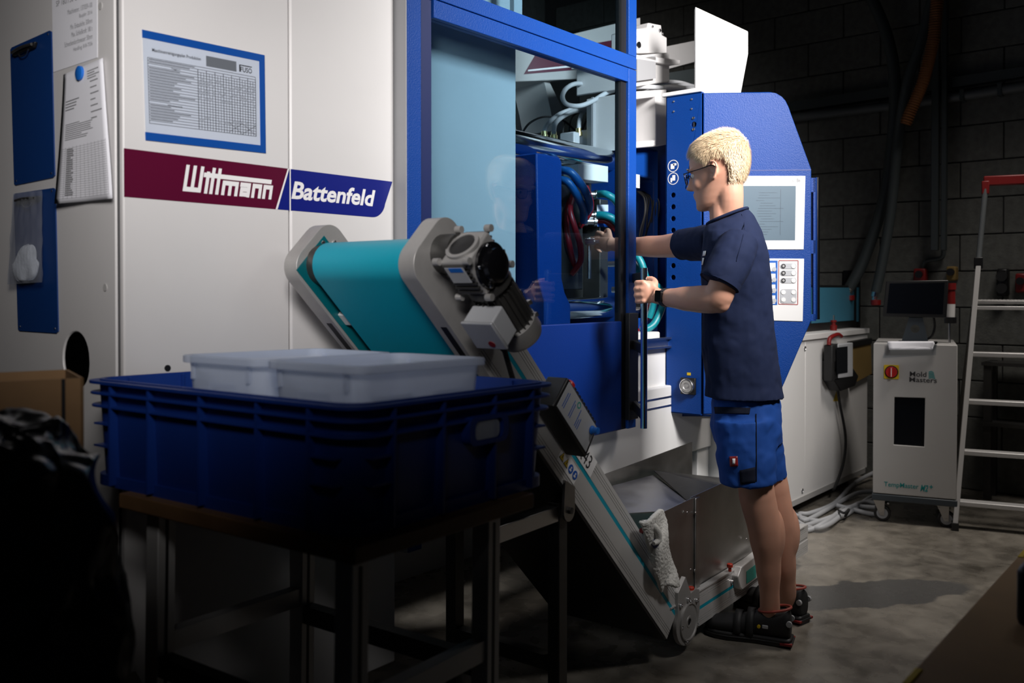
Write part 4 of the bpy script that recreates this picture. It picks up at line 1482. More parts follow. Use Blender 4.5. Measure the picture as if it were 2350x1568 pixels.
MB().prism([V((fa.x, fa.y, .45)), V(((fa + dirx * w_).x, (fa + dirx * w_).y, .45)), V(((fa + dirx * w_ + dn * .2).x, (fa + dirx * w_ + dn * .2).y, .45)), V(((fa + dn * .2).x, (fa + dn * .2).y, .45))], (0, 0, .006)).build('box_bottom', 'cardboard', bx)
stl = root('pallet_stool', 'dark wooden stand under the cardboard box and bag', 'stand', (fa + dirx * .2).xy.to_3d())
cs = fa + dirx * (w_ / 2) + dn * .0
MB().obox(V((cs.x, cs.y, .435)) - dn * .05, dirx * .26, dn * .26, V((0, 0, .014))).build('stand_top', 'wood', stl)
for i in (-1, 1):
    for j in (-1, 1):
        MB().obox(V((cs.x, cs.y, .21)) + dirx * (.22 * i) + dn * (.22 * j - .05), dirx * .025, dn * .025, V((0, 0, .21))).build('stand_leg', 'wood', stl)
# black refuse bag in front of it
bagc = at(60, 1085, f=1.30)


def bagp(a, b):
    t, ph = math.pi * b, 2 * math.pi * a
    r = math.sin(t) ** .7
    d = V((math.cos(ph) * r, math.sin(ph) * r, -math.cos(t)))
    k = 1 + .22 * noise.noise(d * 2.2) + .10 * abs(noise.noise(d * 6))
    p = RT * d.x * .092 + FH * d.y * .085 + V((0, 0, 1)) * d.z * (.078 if d.z > 0 else .46)
    return bagc + p * k + RT * (-.02 * d.z) + RT * (.05 * max(0, -d.z) * max(0, d.x) * 2)


vs, fs = grid(bagp, 48, 30)
bgo = MB().add(vs, fs).build('refuse_bag', 'bag_black', None, smooth=180)
tx = bpy.data.textures.new('crumple', 'VORONOI')
tx.noise_scale = .09
tx.distance_metric = 'DISTANCE'
dd = bgo.modifiers.new('sub', 'SUBSURF')
dd.levels = dd.render_levels = 2
dd = bgo.modifiers.new('crumple', 'DISPLACE')
dd.texture = tx
dd.strength = .05
dd.texture_coords = 'GLOBAL'
tag(bgo, 'crumpled black plastic bag at the lower left beside the blue crate', 'bag')

# ------------------------------------------------------------------ papers and boards on the cladding
# document holder with blue border on the front
dq = wq((325, 68), (606, 127), (609, 352), (333, 322), YW - .0006)
doc = root('document_holder', 'blue bordered magnetic document holder with cleaning plan above the red banner', 'document', dq(.5, 1))
mb = MB()
dq.rect(mb, .005, .0, 1, 1, .001, .001)
mb.build('backing_sheet', 'paper', doc)
mb = MB()
dq.rect(mb, 0, 0, 1, .072, .0022, .0012)
mb.build('border_strip', 'frame_blue', doc)
mb = MB()
dq.rect(mb, 0, .925, 1, 1, .0022, .0012)
mb.build('border_strip', 'frame_blue', doc)
mb = MB()
dq.rect(mb, .952, .072, 1, .925, .0022, .0012)
mb.build('border_strip', 'frame_blue', doc)
pp = lambda u, v: (.035 + u * .88, .09 + v * .80)


class Sub:
    def __init__(s, q, f): s.q, s.f = q, f
    def __call__(s, u, v, h=0): return s.q(*s.f(u, v), h)
    @property
    def n(s): return s.q.n
    rect = Quad.rect
    line = Quad.line


sq = Sub(dq, pp)
mb = MB()
text(mb, 'Maschinenreinigungsplan Produktion', sq, .04, .075, .47, .125, .012, 0, .0016)
text(mb, 'FUSO', sq, .85, .092, .965, .155, .012, 0, .0016)
sq.rect(mb, .85, .066, .965, .078, .0014)
sq.rect(mb, .838, .066, .8495, .155, .0014)
text(mb, 'Täglich', sq, .20, .262, .28, .285, .01, 0, .0016)
text(mb, 'Wöchentlich', sq, .16, .69, .29, .715, .01, 0, .0016)
mb.build('heading', 'print_black', doc, smooth=0)
mb = MB()
sq.rect(mb, .52, .04, .81, .165, .0013)
mb.build('grey_field', 'print_grey', doc)
mb = MB()
for k in range(24):
    v = .19 + k * .0325
    sq.line(mb, 0, v, 1, v, .0010)
for k in range(22):
    uu = .44 + k * .56 / 21
    sq.line(mb, uu, .255 if k % 3 else .22, uu, .94, .0009 if k % 3 else .0013)
for uu in (0, 1): sq.line(mb, uu, .19, uu, .94, .0009)
sq.line(mb, .72, .80, .86, .93, .0007)
sq.line(mb, .72, .93, .86, .80, .0007)
sq.line(mb, .86, .80, 1, .93, .0007)
sq.line(mb, .86, .93, 1, .80, .0007)
mb.build('table_grid', 'print_black', doc, smooth=0)
mb = MB()
for k in range(22):
    v = .205 + k * .0325
    if k in (2, 15): continue
    sq.rect(mb, .01, v - .004, random.uniform(.18, .42), v + .004, .0013)
for k in range(21):
    for r_ in (2, 3, 4, 6, 7, 9, 16, 17):
        if random.random() < .5:
            uu = .44 + (k + .5) * .56 / 21
            v = .27 + r_ * .0325
            sq.rect(mb, uu - .003, v - .005, uu + .003, v + .005, .0013)
ln = mb.build('fine_print', 'print_black', doc, smooth=0)
ln['kind'] = 'stuff'
mb = MB()
dq.rect(mb, .0, .0, 1, 1, .0032, .0006)
mb.build('clear_cover', 'clear_film', doc)


# end panel papers (plane X = XS)
def sqd(tl, tr, br, bl, h=.001):
    return Quad(*[at(*p, X=XS - h) for p in (tl, tr, br, bl)], NX)


q = sqd((118, -90), (223, -122), (224, 132), (123, 166), .0006)
sh = root('machine_data_sheet', 'white machine data sheet at the top left above the curled paper', 'sheet', q(.5, 1))
mb = MB()
q.rect(mb, 0, 0, 1, 1, .0006, .0008)
mb.build('sheet', 'paper', sh)
mb = MB()
text(mb, 'BATTENFELD', q, .30, .26, .98, .345, .03, 0, .001)
text(mb, 'SP 180/750 UNILOG B6', q, .10, .375, .97, .425, 0, 0, .001)
for k, (t, u0) in enumerate((('Maschinennr.: 137/059-100', .36), ('Baujahr: 2016', .62), ('Min. Einbauhöhe: 300mm', .42), ('Max. Schließkraft: 180 t', .44), ('Schneckendurchmesser: 50mm', .28), ('Handling: 818-7556', .48))):
    v = .485 + k * .071
    text(mb, t, q, u0, v, .90, v + .045, 0, 0, .001)
mb.build('sheet_lettering', 'print_grey', sh, smooth=0)
# curled paper under a magnet
cq0 = [at(*p, X=XS - .004) for p in ((150, 172), (240, 134), (267, 456), (138, 469))]
q = Quad(*cq0, NX)


def curl(u, v):
    h = .004 + .011 * max(0, v - .1) ** 1.5 * (abs(u - .55) * 1.6 + .1) + .004 * math.sin(v * 4) * u
    p = q(u, v, h)
    p.y -= .007 * math.sin(v * math.pi) * u
    return p


pap = root('job_sheet', 'curled white job sheet hanging from the blue magnet', 'paper', q(.5, 1))
vs, fs = grid(curl, 10, 24)
o = MB().add(vs, fs).build('paper_sheet', 'paper', pap, smooth=180)
solidify(o, .0006, -1)


class Curl:
    n = NX
    def __call__(s, u, v, h=0): return curl(u, v) + NX * h


cqd = Curl()
mb = MB()


def crect(u0, v0, u1, v1):
    n_ = 4
    for k in range(n_):
        a, b = u0 + (u1 - u0) * k / n_, u0 + (u1 - u0) * (k + 1) / n_
        mb.add([cqd(a, v0, .0012), cqd(b, v0, .0012), cqd(b, v1, .0012), cqd(a, v1, .0012)], [(0, 1, 2, 3)])


for k in range(4): crect(.62, .05 + k * .018, .62 + random.uniform(.15, .3), .056 + k * .018)
for k in range(7):
    crect(.68, .13 + k * .045, .68 + random.uniform(.1, .25), .137 + k * .045)
for k in range(4): crect(.10, .22 + k * .022, .10 + random.uniform(.2, .38), .227 + k * .022)
for k in range(9): crect(.12, .40 + k * .0145, .12 + random.uniform(.3, .6), .4045 + k * .0145)
for k in range(24):
    crect(.07, .585 + k * .0165, .95, .5862 + k * .0165)
for k in range(13):
    uu = .07 + k * .073
    crect(uu, .575, uu + .004, .97)
for k in range(22):
    crect(.17, .59 + k * .0165, .17 + random.uniform(.08, .14), .598 + k * .0165)
fpn = mb.build('fine_print', 'print_grey', pap, smooth=0)
fpn['kind'] = 'stuff'
mc = at(188, 169, X=XS - .006)
mg = MB().lathe(mc, (-1, 0, 0), [(.0165, 0), (.0170, .004), (.0165, .0085), (.015, .0095), (.001, .0095)], 28).build('round_magnet', 'magnet_blue', None)
tag(mg, 'round blue magnet holding the job sheet', 'magnet')
# clipboards
for i, (cs_, lab) in enumerate((((((26, 111), (120, 69), (128, 407), (35, 426))), 'empty dark blue clipboard with black clip at upper left'),
                               ((((34, 445), (129, 431), (136, 765), (44, 759))), 'lower dark blue clipboard holding a plastic bag'))):
    q = sqd(*cs_, .0)
    cl = root('clipboard', lab, 'clipboard', q(.5, 1), 'blue clipboards on the end panel')
    mb = MB()
    nn = 5
    mb.prism([q(.04, 0, .003), q(.96, 0, .003), q(1, .012, .003), q(1, .988, .003), q(.96, 1, .003), q(.04, 1, .003), q(0, .988, .003), q(0, .012, .003)], (.0028, 0, 0))
    mb.build('board', 'clip_blue', cl)
    mb = MB()
    mb.prism([q(.12, .045, .003), q(.70, .045, .003), q(.66, .085, .003), q(.17, .085, .003)], (-.010, 0, 0))
    mb.build('clip_plate', 'black', cl, bevel=.003)
    MB().tube([q(.16, .06, .014), q(.40, .055, .017), q(.65, .06, .014)], .004, 8).build('clip_spring', 'dark_metal', cl)
    MB().tube([q(.3, .085, .012), q(.36, .11, .012), q(.48, .11, .012), q(.54, .085, .012)], .0018, 6).build('clip_wire', 'steel', cl)
    for uu, vv in ((.93, .02), (.93, .97), (.06, .97)):
        MB().lathe(q(uu, vv, .003), (-1, 0, 0), [(.003, 0), (.003, .001), (.001, .002)], 8).build('rivet', 'steel', cl)
# clear bag with white parts on the lower clipboard
q = sqd((42, 445), (108, 438), (112, 648), (32, 653), .004)


def bagf(sg):
    def fn(u, v):
        bul = math.sin(math.pi * u) ** .6 * math.sin(math.pi * min(1, v * 1.02)) ** .5 * (.004 + .012 * v)
        wr = .004 * noise.noise(V((u * 9, v * 5, sg))) + .003 * noise.noise(V((u * 30, v * 6, sg * 3)))
        return q(u, v, .012 + .004 * v + (bul + wr) * sg * (1 if sg > 0 else .35))
    return fn


pb = root('parts_bag', 'clear plastic bag of white parts clipped to the lower clipboard', 'bag', q(.5, 1))
mb = MB()
for sg in (1, -1): mb.add(*grid(bagf(sg), 16, 28))
mb.build('film', 'bag_clear', pb, smooth=180)
random.seed(11)
mb = MB()


def filf(u, v):
    t, ph = math.pi * v, 2 * math.pi * u
    x = .5 + .40 * math.cos(ph) * math.sin(t) ** .6
    y = .78 - .20 * math.cos(t)
    if y < .75: x = .5 + (x - .5) * .8 + .12 * (.75 - y) * 4
    d = .014 + .006 * math.sin(ph) * math.sin(t)
    k = noise.noise(V((x * 6, y * 6, ph)))
    return q(min(.97, max(.03, x + .02 * k)), min(.97, y + .015 * k), d + .003 * k)


mb.add(*grid(filf, 28, 16))
mb.build('white_parts', mat('parts_white', (.72, .74, .76, 1), .5, var=.15, vscale=60, bump=.8, bscale=90), pb, smooth=180)
# ------------------------------------------------------------------ the worker
def rotz(v, a): return Matrix.Rotation(a, 3, 'Z') @ v


def Q(px, py, f=3.17): return at(px, py, f=f)


Fb = rotz(FH, R(75))
Rb = rotz(Fb, R(-90))
person = root('person', 'young man in dark blue t-shirt and blue work shorts reaching into the machine', 'person', at(1750, 1460, Z=0))


def remesh(o, vox, it=6, fac=.5):
    m = o.modifiers.new('surface', 'REMESH')
    m.mode = 'VOXEL'
    m.voxel_size = vox
    m.use_smooth_shade = True
    if it:
        m = o.modifiers.new('soften', 'SMOOTH')
        m.iterations = it
        m.factor = fac
    return o


def ering(c, lr, fb, n=28, tilt=0, p=2.4):
    out = []
    for k in range(n):
        a = 2 * math.pi * k / n
        ca, sa = math.cos(a), math.sin(a)
        x = math.copysign(abs(ca) ** (2 / p), ca) * lr
        y = math.copysign(abs(sa) ** (2 / p), sa) * fb
        out.append(c + Rb * x + Fb * y + UP * (-tilt * y / fb))
    return out


TOR = [(935, 1712, .155, .120), (880, 1705, .150, .121), (800, 1697, .146, .115), (700, 1693, .150, .109), (640, 1691, .158, .108), (590, 1688, .165, .106), (556, 1684, .165, .098), (532, 1680, .138, .087), (512, 1676, .092, .069)]
skin = MB()
skin.loft([ering(Q(cx, y), lr * .82, fb * .82) for y, cx, lr, fb in TOR])
# legs
LL = [(1708, 950, 3.10, .070), (1724, 1050, 3.085, .070), (1735, 1120, 3.075, .060), (1740, 1150, 3.08, .060), (1752, 1200, 3.085, .057), (1758, 1235, 3.09, .056), (1763, 1300, 3.10, .043), (1766, 1360, 3.11, .0335), (1767, 1400, 3.118, .034), (1766, 1425, 3.12, .034), (1762, 1440, 3.125, .026)]
RL = [(1730, 950, 3.21, .070), (1752, 1050, 3.22, .070), (1770, 1110, 3.22, .058), (1776, 1140, 3.225, .057), (1788, 1195, 3.23, .055), (1793, 1230, 3.235, .052), (1799, 1290, 3.245, .042), (1804, 1335, 3.27, .034), (1806, 1360, 3.29, .033), (1804, 1378, 3.31, .032), (1798, 1390, 3.31, .026)]
for L_ in (LL, RL):
    skin.tube([Q(x, y, f) for x, y, f, r in L_], [r for *_, r in L_], 40, 5)
    for (x, y, f) in ((L_[5][0] + 10, L_[5][1], L_[5][2]),):
        skin.ell(Q(x + 4, y - 6, f), RT * .044, FH * .044, UP * .10, 36, 20)
    x, y, f, r = L_[3]
    skin.ell(Q(x - 14, y - 12, f - .005), RT * .045, FH * .045, UP * .055, 36, 20)
# arms
B0 = V((h0.x, YH, 0))
hz = at(1478, 670, Y=YH).z
Bar = V((h0.x, YH, hz))
wristL = Bar - FH * .070 + RT * .060 + UP * -.020
armL = [(Q(1690, 560, 3.03), .045), (Q(1678, 605, 2.985), .047), (Q(1657, 660, 2.965), .047), (Q(1645, 686, 2.97), .045), (Q(1615, 687, 3.01), .047), (Q(1580, 686, 3.06), .043), (wristL.lerp(Q(1580, 686, 3.06), .35), .034), (wristL, .027), (Bar - FH * .050 + RT * .03 + UP * -.012, .029)]
skin.tube([p for p, r in armL], [r for p, r in armL], 36, 5)
skin.ell(Q(1652, 696, 2.965), RT * .034, FH * .034, UP * .034)
armR = [(Q(1632, 556, 3.33), .056), (Q(1592, 560, 3.41), .052), (Q(1552, 563, 3.49), .048), (Q(1516, 566, 3.56), .044), (Q(1492, 566, 3.60), .043), (Q(1462, 566, 3.66), .038), (Q(1428, 566, 3.72), .029), (Q(1412, 563, 3.75), .026), (Q(1400, 560, 3.77), .028)]
skin.tube([p for p, r in armR], [r for p, r in armR], 36, 5)


def finger(pts, r):
    skin.tube([V(p) for p in pts], [r * 1.05, r * 1.08, r * .98, r * .9, r * .7][:len(pts)], 10, 4)
    skin.ell(V(pts[-1]), RT * r * .7, FH * r * .7, UP * r * .7, 8, 6)


def hpt(f, r, z): return Bar + FH * f + RT * r + UP * z


# left hand closed round the door handle
skin.ell(hpt(-.036, .010, .0), (RT * .034 - FH * .020), UP * .042, (FH * .016 + RT * .010), 18, 12)
skin.ell(hpt(-.042, -.006, .004), (RT * .022 - FH * .012), UP * .040, (FH * .014 + RT * .006), 18, 12)
for i, z in enumerate((.034, .0115, -.0115, -.033)):
    e = (.002, -.002, -.001, .004)[i]
    finger([hpt(-.046, -.010 + e, z), hpt(-.030, -.031 + e, z - .001), hpt(-.002, -.0245, z - .003), hpt(.020, -.011, z - .004), hpt(.0215, .010, z - .004)], (.0095, .0098, .0094, .0084)[i])
    skin.ell(hpt(-.047, -.012 + e, z), RT * .011, FH * .011, UP * .010, 10, 8)
finger([hpt(-.048, .030, .012), hpt(-.030, .036, .034), hpt(-.004, .029, .046), hpt(.016, .016, .047), hpt(.023, .0, .045)], .0108)
# right hand reaching for the mould
H = Q(1392, 557, 3.79)
dirR = (Q(1380, 552, 3.82) - Q(1412, 563, 3.75)).normalized()
dn_ = (UP - dirR * UP.dot(dirR)).normalized()
ds = dirR.cross(dn_)
skin.ell(H, dirR * .046, ds * .017, dn_ * .040, 18, 12)
for i, z in enumerate((.031, .010, -.011, -.030)):
    b = H + dirR * .030 + dn_ * z
    l_ = (.94, 1.05, 1, .82)[i]
    s_ = -1 if ds.dot(FH) < 0 else 1
    finger([b, b + dirR * .036 * l_ - dn_ * .002, b + dirR * .056 * l_ + ds * .014 * s_ - dn_ * .010, b + dirR * .060 * l_ + ds * .032 * s_ - dn_ * .020, b + dirR * .050 * l_ + ds * .044 * s_ - dn_ * .026], (.0095, .0098, .0094, .0084)[i])
finger([H - dirR * .016 + dn_ * .028, H + dirR * .010 + dn_ * .047 + ds * .010, H + dirR * .034 + dn_ * .046 + ds * .022, H + dirR * .052 + dn_ * .034 + ds * .028], .0105)

# head
HS = 1.03
Hd = rotz(FH, R(61))
pit = R(10)
Hf = Hd * math.cos(pit) - UP * math.sin(pit)
Hu = UP * math.cos(pit) + Hd * math.sin(pit)
Hr = Hf.cross(Hu)
HC = Q(1650, 396, 3.15)


def hp_(x, y, z): return HC + (Hf * x + Hr * y + Hu * z) * HS


PRO = [(-.119, .052, .080, .016), (-.113, .028, .090, .030), (-.100, .005, .095, .041), (-.082, -.022, .094, .049), (-.060, -.050, .093, .056), (-.038, -.074, .094, .062), (-.015, -.088, .092, .068), (.005, -.096, .090, .071), (.028, -.101, .096, .074), (.055, -.101, .094, .075), (.082, -.094, .082, .071), (.104, -.078, .058, .059), (.118, -.050, .028, .038), (.124, -.022, .002, .016)]


def headring(h, x0, x1, w, g=0, n=32):
    cx_, hx_ = (x0 + x1) / 2, (x1 - x0) / 2
    out = []
    for k in range(n):
        a = 2 * math.pi * k / n
        ca, sa = math.cos(a), math.sin(a)
        p = 2.25
        x = math.copysign(abs(ca) ** (2 / p), ca)
        y = math.copysign(abs(sa) ** (2 / p), sa)
        ww = w * (1 - .10 * max(0, ca))       # narrower towards the face
        out.append(hp_(cx_ + x * (hx_ + g), y * (ww + g), h))
    return out


skin.loft([headring(*r) for r in PRO])
# nose, lips, brow, cheek, chin
skin.loft([[hp_(.086, -.006, .016), hp_(.086, .006, .016), hp_(.098, .004, .016), hp_(.098, -.004, .016)],
           [hp_(.080, -.010, -.008), hp_(.080, .010, -.008), hp_(.108, .005, -.008), hp_(.108, -.005, -.008)],
           [hp_(.080, -.016, -.030), hp_(.080, .016, -.030), hp_(.118, .008, -.030), hp_(.118, -.008, -.030)],
           [hp_(.080, -.015, -.042), hp_(.080, .015, -.042), hp_(.108, .009, -.042), hp_(.108, -.009, -.042)]])
skin.ell(hp_(.115, 0, -.031), Hf * .008, Hr * .009, Hu * .008, 12, 8)
skin.ell(hp_(.092, 0, -.058), Hf * .009, Hr * .022, Hu * .006, 12, 8)
skin.ell(hp_(.091, 0, -.069), Hf * .009, Hr * .020, Hu * .007, 12, 8)
skin.ell(hp_(.084, 0, -.104), Hf * .014, Hr * .020, Hu * .014, 12, 8)
for s in (-1, 1):
    skin.ell(hp_(.080, .028 * s, .022), Hf * .016, Hr * .024, Hu * .008, 12, 8)
    skin.ell(hp_(.064, .040 * s, -.030), Hf * .020, Hr * .015, Hu * .022, 12, 8)
    # ear: rim, lobe
    skin.tube([hp_(.006, .069 * s, -.022), hp_(.000, .078 * s, -.028), hp_(-.008, .080 * s, -.018), hp_(-.017, .084 * s, .004), hp_(-.016, .086 * s, .020), hp_(-.004, .083 * s, .028), hp_(.008, .078 * s, .021), hp_(.010, .072 * s, .008)], [.006, .0065, .0055, .005, .005, .005, .005, .005], 8, 4)
    skin.ell(hp_(-.004, .074 * s, .002), Hf * .011, Hr * .006, Hu * .022, 12, 8)
# neck
skin.tube([Q(1682, 545, 3.17), Q(1669, 508, 3.165), hp_(-.020, 0, -.095), hp_(-.025, 0, -.030)], [.068, .055, .048, .052], 20, 5)
skin.tube([Q(1665, 530, 3.15), Q(1656, 500, 3.15), hp_(.005, 0, -.085)], [.045, .042, .038], 14, 4)
body = skin.build('body', 'skin', person, smooth=180)
remesh(body, .004, 8)
# face details
for s in (-1, 1):
    ey_ = hp_(.079, .030 * s, .003)
    MB().ell(ey_, Hf * .011, Hr * .010, Hu * .009, 14, 10).build('eye', mat('eye_white' + str(s), (.7, .7, .7, 1), .2), person)
    MB().ell(hp_(.0885, .030 * s, .002), Hf * .003, Hr * .005, Hu * .005, 10, 8).build('iris', 'print_black', person)
    MB().tube([hp_(.099, .014 * s, .026), hp_(.098, .030 * s, .030), hp_(.088, .046 * s, .026)], [.002, .003, .0015], 6).build('eyebrow', 'hair', person)
# hair: cap plus short strands
def hairline(a, h):
    """a = angle from the face, 0 front, pi back"""
    a = abs((a + math.pi) % (2 * math.pi) - math.pi)
    t = a / math.pi
    if t < .28: lim = .074 - .03 * t
    elif t < .42: lim = .062 - (t - .28) / .14 * .035
    elif t < .46: lim = .024
    elif t < .60: lim = .036
    elif t < .70: lim = .036 - (t - .60) / .10 * .080
    else: lim = -.044 - (t - .70) / .30 * .048
    return h - lim


def head_at(h, a, g=0):
    for r0, r1 in zip(PRO, PRO[1:]):
        if r0[0] <= h <= r1[0]:
            t = (h - r0[0]) / (r1[0] - r0[0])
            x0, x1, w = (r0[i] + (r1[i] - r0[i]) * t for i in (1, 2, 3))
            break
    else:
        _, x0, x1, w = PRO[-1] if h > 0 else PRO[0]
    ca, sa = math.cos(a), math.sin(a)
    x = math.copysign(abs(ca) ** (2 / 2.25), ca)
    y = math.copysign(abs(sa) ** (2 / 2.25), sa)
    return V(((x0 + x1) / 2 + x * ((x1 - x0) / 2 + g), y * (w * (1 - .10 * max(0, ca)) + g), h + g * .8 * min(1, max(0, (h - .04) / .06))))


cap = MB()
vs, fs, idx = [], [], {}
NA, NH = 72, 56
hs_ = [-.095 + (.124 + .095) * j / NH for j in range(NH + 1)]
for j, h in enumerate(hs_):
    for i in range(NA):
        a = 2 * math.pi * i / NA
        d = hairline(a, h)
        if d > -.004:
            g = .0015 + .0075 * min(1, max(0, d) / .03) + .004 * min(1, max(0, (h - .02) / .08))
            p = head_at(h, a, g)
            idx[i, j] = len(vs)
            vs.append(hp_(*p))
for j in range(NH):
    for i in range(NA):
        k = (i + 1) % NA
        if all(q_ in idx for q_ in ((i, j), (k, j), (k, j + 1), (i, j + 1))):
            fs.append((idx[i, j], idx[k, j], idx[k, j + 1], idx[i, j + 1]))
fs.append(tuple(idx[i, NH] for i in range(NA)))
cap.add(vs, fs)
hair = cap.build('hair', 'hair', person, smooth=180)
random.seed(3)
st = MB()
cnt = 0
while cnt < 15000:
    h = random.uniform(-.092, .122)
    a = random.uniform(0, 2 * math.pi)
    d = hairline(a, h)
    if d < random.uniform(-.003, .006): continue
    cnt += 1
    g = .0015 + .006 * min(1, max(0, d) / .03) + .003 * min(1, max(0, (h - .02) / .08))
    p = head_at(h, a, g)
    p2 = head_at(h, a, g + .004)
    nrm = (p2 - p).normalized()
    # lies forward on the crown, down on the sides and back
    top = max(0, min(1, (h - .01) / .10))
    flow = V((1, 0, -.15)) * top + V((-.25, 0, -1)) * (1 - top)
    flow = (flow - nrm * flow.dot(nrm)).normalized()
    flow += V((random.uniform(-.25, .25), random.uniform(-.25, .25), random.uniform(-.15, .15)))
    ln_ = random.uniform(.008, .015) + .010 * top
    dr = (flow.normalized() + nrm * (.28 + .25 * top)).normalized()
    sd = dr.cross(nrm).normalized() * .00045
    tip = p + dr * ln_ - nrm * ln_ * .10
    mid = p + dr * ln_ * .5 + nrm * .0012
    k = [hp_(*(p - sd)), hp_(*(p + sd)), hp_(*(mid + sd)), hp_(*(mid - sd)), hp_(*tip)]
    st.add(k, [(0, 1, 2, 3), (3, 2, 4)])
so = st.build('hair_strands', 'hair', hair, smooth=180)
so['kind'] = 'stuff'

# glasses
gl = MB()
for s in (-1, 1):
    gl.tube([hp_(.104, .060 * s, .012), hp_(.085, .069 * s, .012), hp_(.04, .077 * s, .013), hp_(.0, .080 * s, .016), hp_(-.014, .080 * s, .004)], .0019, 8, 3)
    cs_ = [(.012, .016), (.055, .014), (.058, -.006), (.050, -.020), (.022, -.021), (.012, -.010)]
    lp = [hp_(.110 - .10 * y * y * 20, y * s, z) for y, z in cs_]
    gl.tube(lp + [lp[0]], .0017, 8, 2)
gl.tube([hp_(.110, -.012, .008), hp_(.114, 0, .010), hp_(.110, .012, .008)], .0017, 8, 3)
go = gl.build('eyeglasses', 'black_gloss', person, smooth=180)
for s in (-1, 1):
    MB().prism([hp_(.110 - .10 * y * y * 20, y * s, z) for y, z in cs_], Hf * .0012).build('lens', 'lens_glass', go)

# t-shirt
sh_ = MB()
rings = [ering(Q(cx, y), lr + .010, fb + .010) for y, cx, lr, fb in [(910, 1708, .160, .128)] + TOR[1:-1]]
rings.append(ering(Q(1674, 508), .104, .080, tilt=.016))
rings.append(ering(Q(1670, 499), .075, .066, tilt=.026))
sh_.loft(rings)
sh_.tube([Q(1692, 556, 3.03), Q(1684, 590, 2.99), Q(1668, 622, 2.965), Q(1650, 652, 2.96)], [.068, .070, .069, .067], 20, 4)
sh_.tube([Q(1642, 556, 3.31), Q(1612, 558, 3.37), Q(1587, 560, 3.42), Q(1562, 562, 3.47)], [.070, .068, .062, .058], 20, 4)
shirt = sh_.build('t_shirt', 'shirt', person, smooth=180)
remesh(shirt, .006, 4)
tx = bpy.data.textures.new('cloth_folds', 'CLOUDS')
tx.noise_scale = .13
tx.noise_depth = 1
d_ = shirt.modifiers.new('folds', 'DISPLACE')
d_.texture = tx
d_.strength = .014
d_.mid_level = .5
d_.texture_coords = 'GLOBAL'
tx2 = bpy.data.textures.new('fine_folds', 'MARBLE')
tx2.noise_scale = .09
tx2.turbulence = 9
d_ = shirt.modifiers.new('folds2', 'DISPLACE')
d_.texture = tx2
d_.strength = .004
d_.texture_coords = 'GLOBAL'
cr_ = ering(Q(1669, 497), .078, .069, 40, .027)
MB().tube(cr_ + [cr_[0]], .0055, 8, 1).build('collar', 'shirt', shirt)
# sleeve hems
for c0, c1, r in ((Q(1652, 648, 2.9607), Q(1650, 652, 2.96), .0680), (Q(1566, 561.5, 3.462), Q(1562, 562, 3.47), .0588)):
    ax = (c1 - c0).normalized()
    MB().lathe(c0, ax, [(r - .006, -.016), (r + .001, -.016), (r + .001, .004), (r - .006, .004), (r - .010, .002)], 36).build('sleeve_hem', 'shirt', shirt)
# shorts
so_ = MB()
so_.loft([ering(Q(x, y), lr, fb) for y, x, lr, fb in ((895, 1712, .145, .112), (935, 1713, .158, .122), (985, 1714, .168, .124), (1015, 1716, .166, .118))])
so_.tube([Q(1706, 965, 3.085), Q(1710, 1035, 3.075), Q(1716, 1075, 3.07), Q(1719, 1108, 3.07)], [.100, .099, .096, .096], 22, 4)
so_.tube([Q(1727, 965, 3.20), Q(1736, 1035, 3.21), Q(1744, 1070, 3.215), Q(1748, 1100, 3.22)], [.098, .095, .092, .090], 22, 4)
shorts = so_.build('work_shorts', 'shorts', person, smooth=180)
remesh(shorts, .007, 3)
d_ = shorts.modifiers.new('folds', 'DISPLACE')
d_.texture = tx
d_.strength = .010
d_.texture_coords = 'GLOBAL'
d_ = shorts.modifiers.new('folds2', 'DISPLACE')
d_.texture = tx2
d_.strength = .007
d_.texture_coords = 'GLOBAL'
bpy.context.view_layer.update()
dg = bpy.context.evaluated_depsgraph_get()
evs = {o.name: o.evaluated_get(dg) for o in (shirt, shorts)}


def hit(o, px, py, lift=.002):
    inv = o.matrix_world.inverted()
    d = ray(px, py).normalized()
    ok, loc, nor, _ = evs[o.name].ray_cast(inv @ CAM, inv.to_3x3() @ d)
    return (o.matrix_world @ loc + nor * lift) if ok else at(px, py, f=3.02)


def patch(o, pts, m, name, lift=.002, sub=5):
    """small sewn or printed patch following the cloth"""
    (a, b, c, d) = pts

    def fn(u, v):
        x = (a[0] * (1 - u) + b[0] * u) * (1 - v) + (d[0] * (1 - u) + c[0] * u) * v
        y = (a[1] * (1 - u) + b[1] * u) * (1 - v) + (d[1] * (1 - u) + c[1] * u) * v
        return hit(o, x, y, lift)
    ob = MB().add(*grid(fn, sub, sub)).build(name, m, o, smooth=180)
    solidify(ob, .0012, 0)
    return ob


patch(shorts, ((1674, 1048), (1693, 1047), (1694, 1070), (1676, 1071)), 'red_dark', 'label_patch')
patch(shorts, ((1681, 1053), (1688, 1053), (1687, 1065), (1682, 1065)), 'print_white', 'label_mark', .0035, 3)
patch(shorts, ((1697, 1080), (1733, 1072), (1734, 1107), (1699, 1113)), 'shorts_dark', 'dark_hem_insert', .002)
patch(shorts, ((1640, 934), (1722, 936), (1720, 950), (1642, 950)), 'shorts_dark', 'pocket_flap', .002, 8)
for xs0_, ys0_, xs1_, ys1_ in ((1735, 950, 1736, 1105),):
    MB().tube([hit(shorts, xs0_ + (xs1_ - xs0_) * k / 14, ys0_ + (ys1_ - ys0_) * k / 14, .001) for k in range(15)], .0018, 6, 1).build('side_seam', 'shorts_dark', shorts)
patch(shirt, ((1616, 577), (1622, 576), (1620, 587), (1614, 588)), 'print_white', 'chest_print', .003, 2)
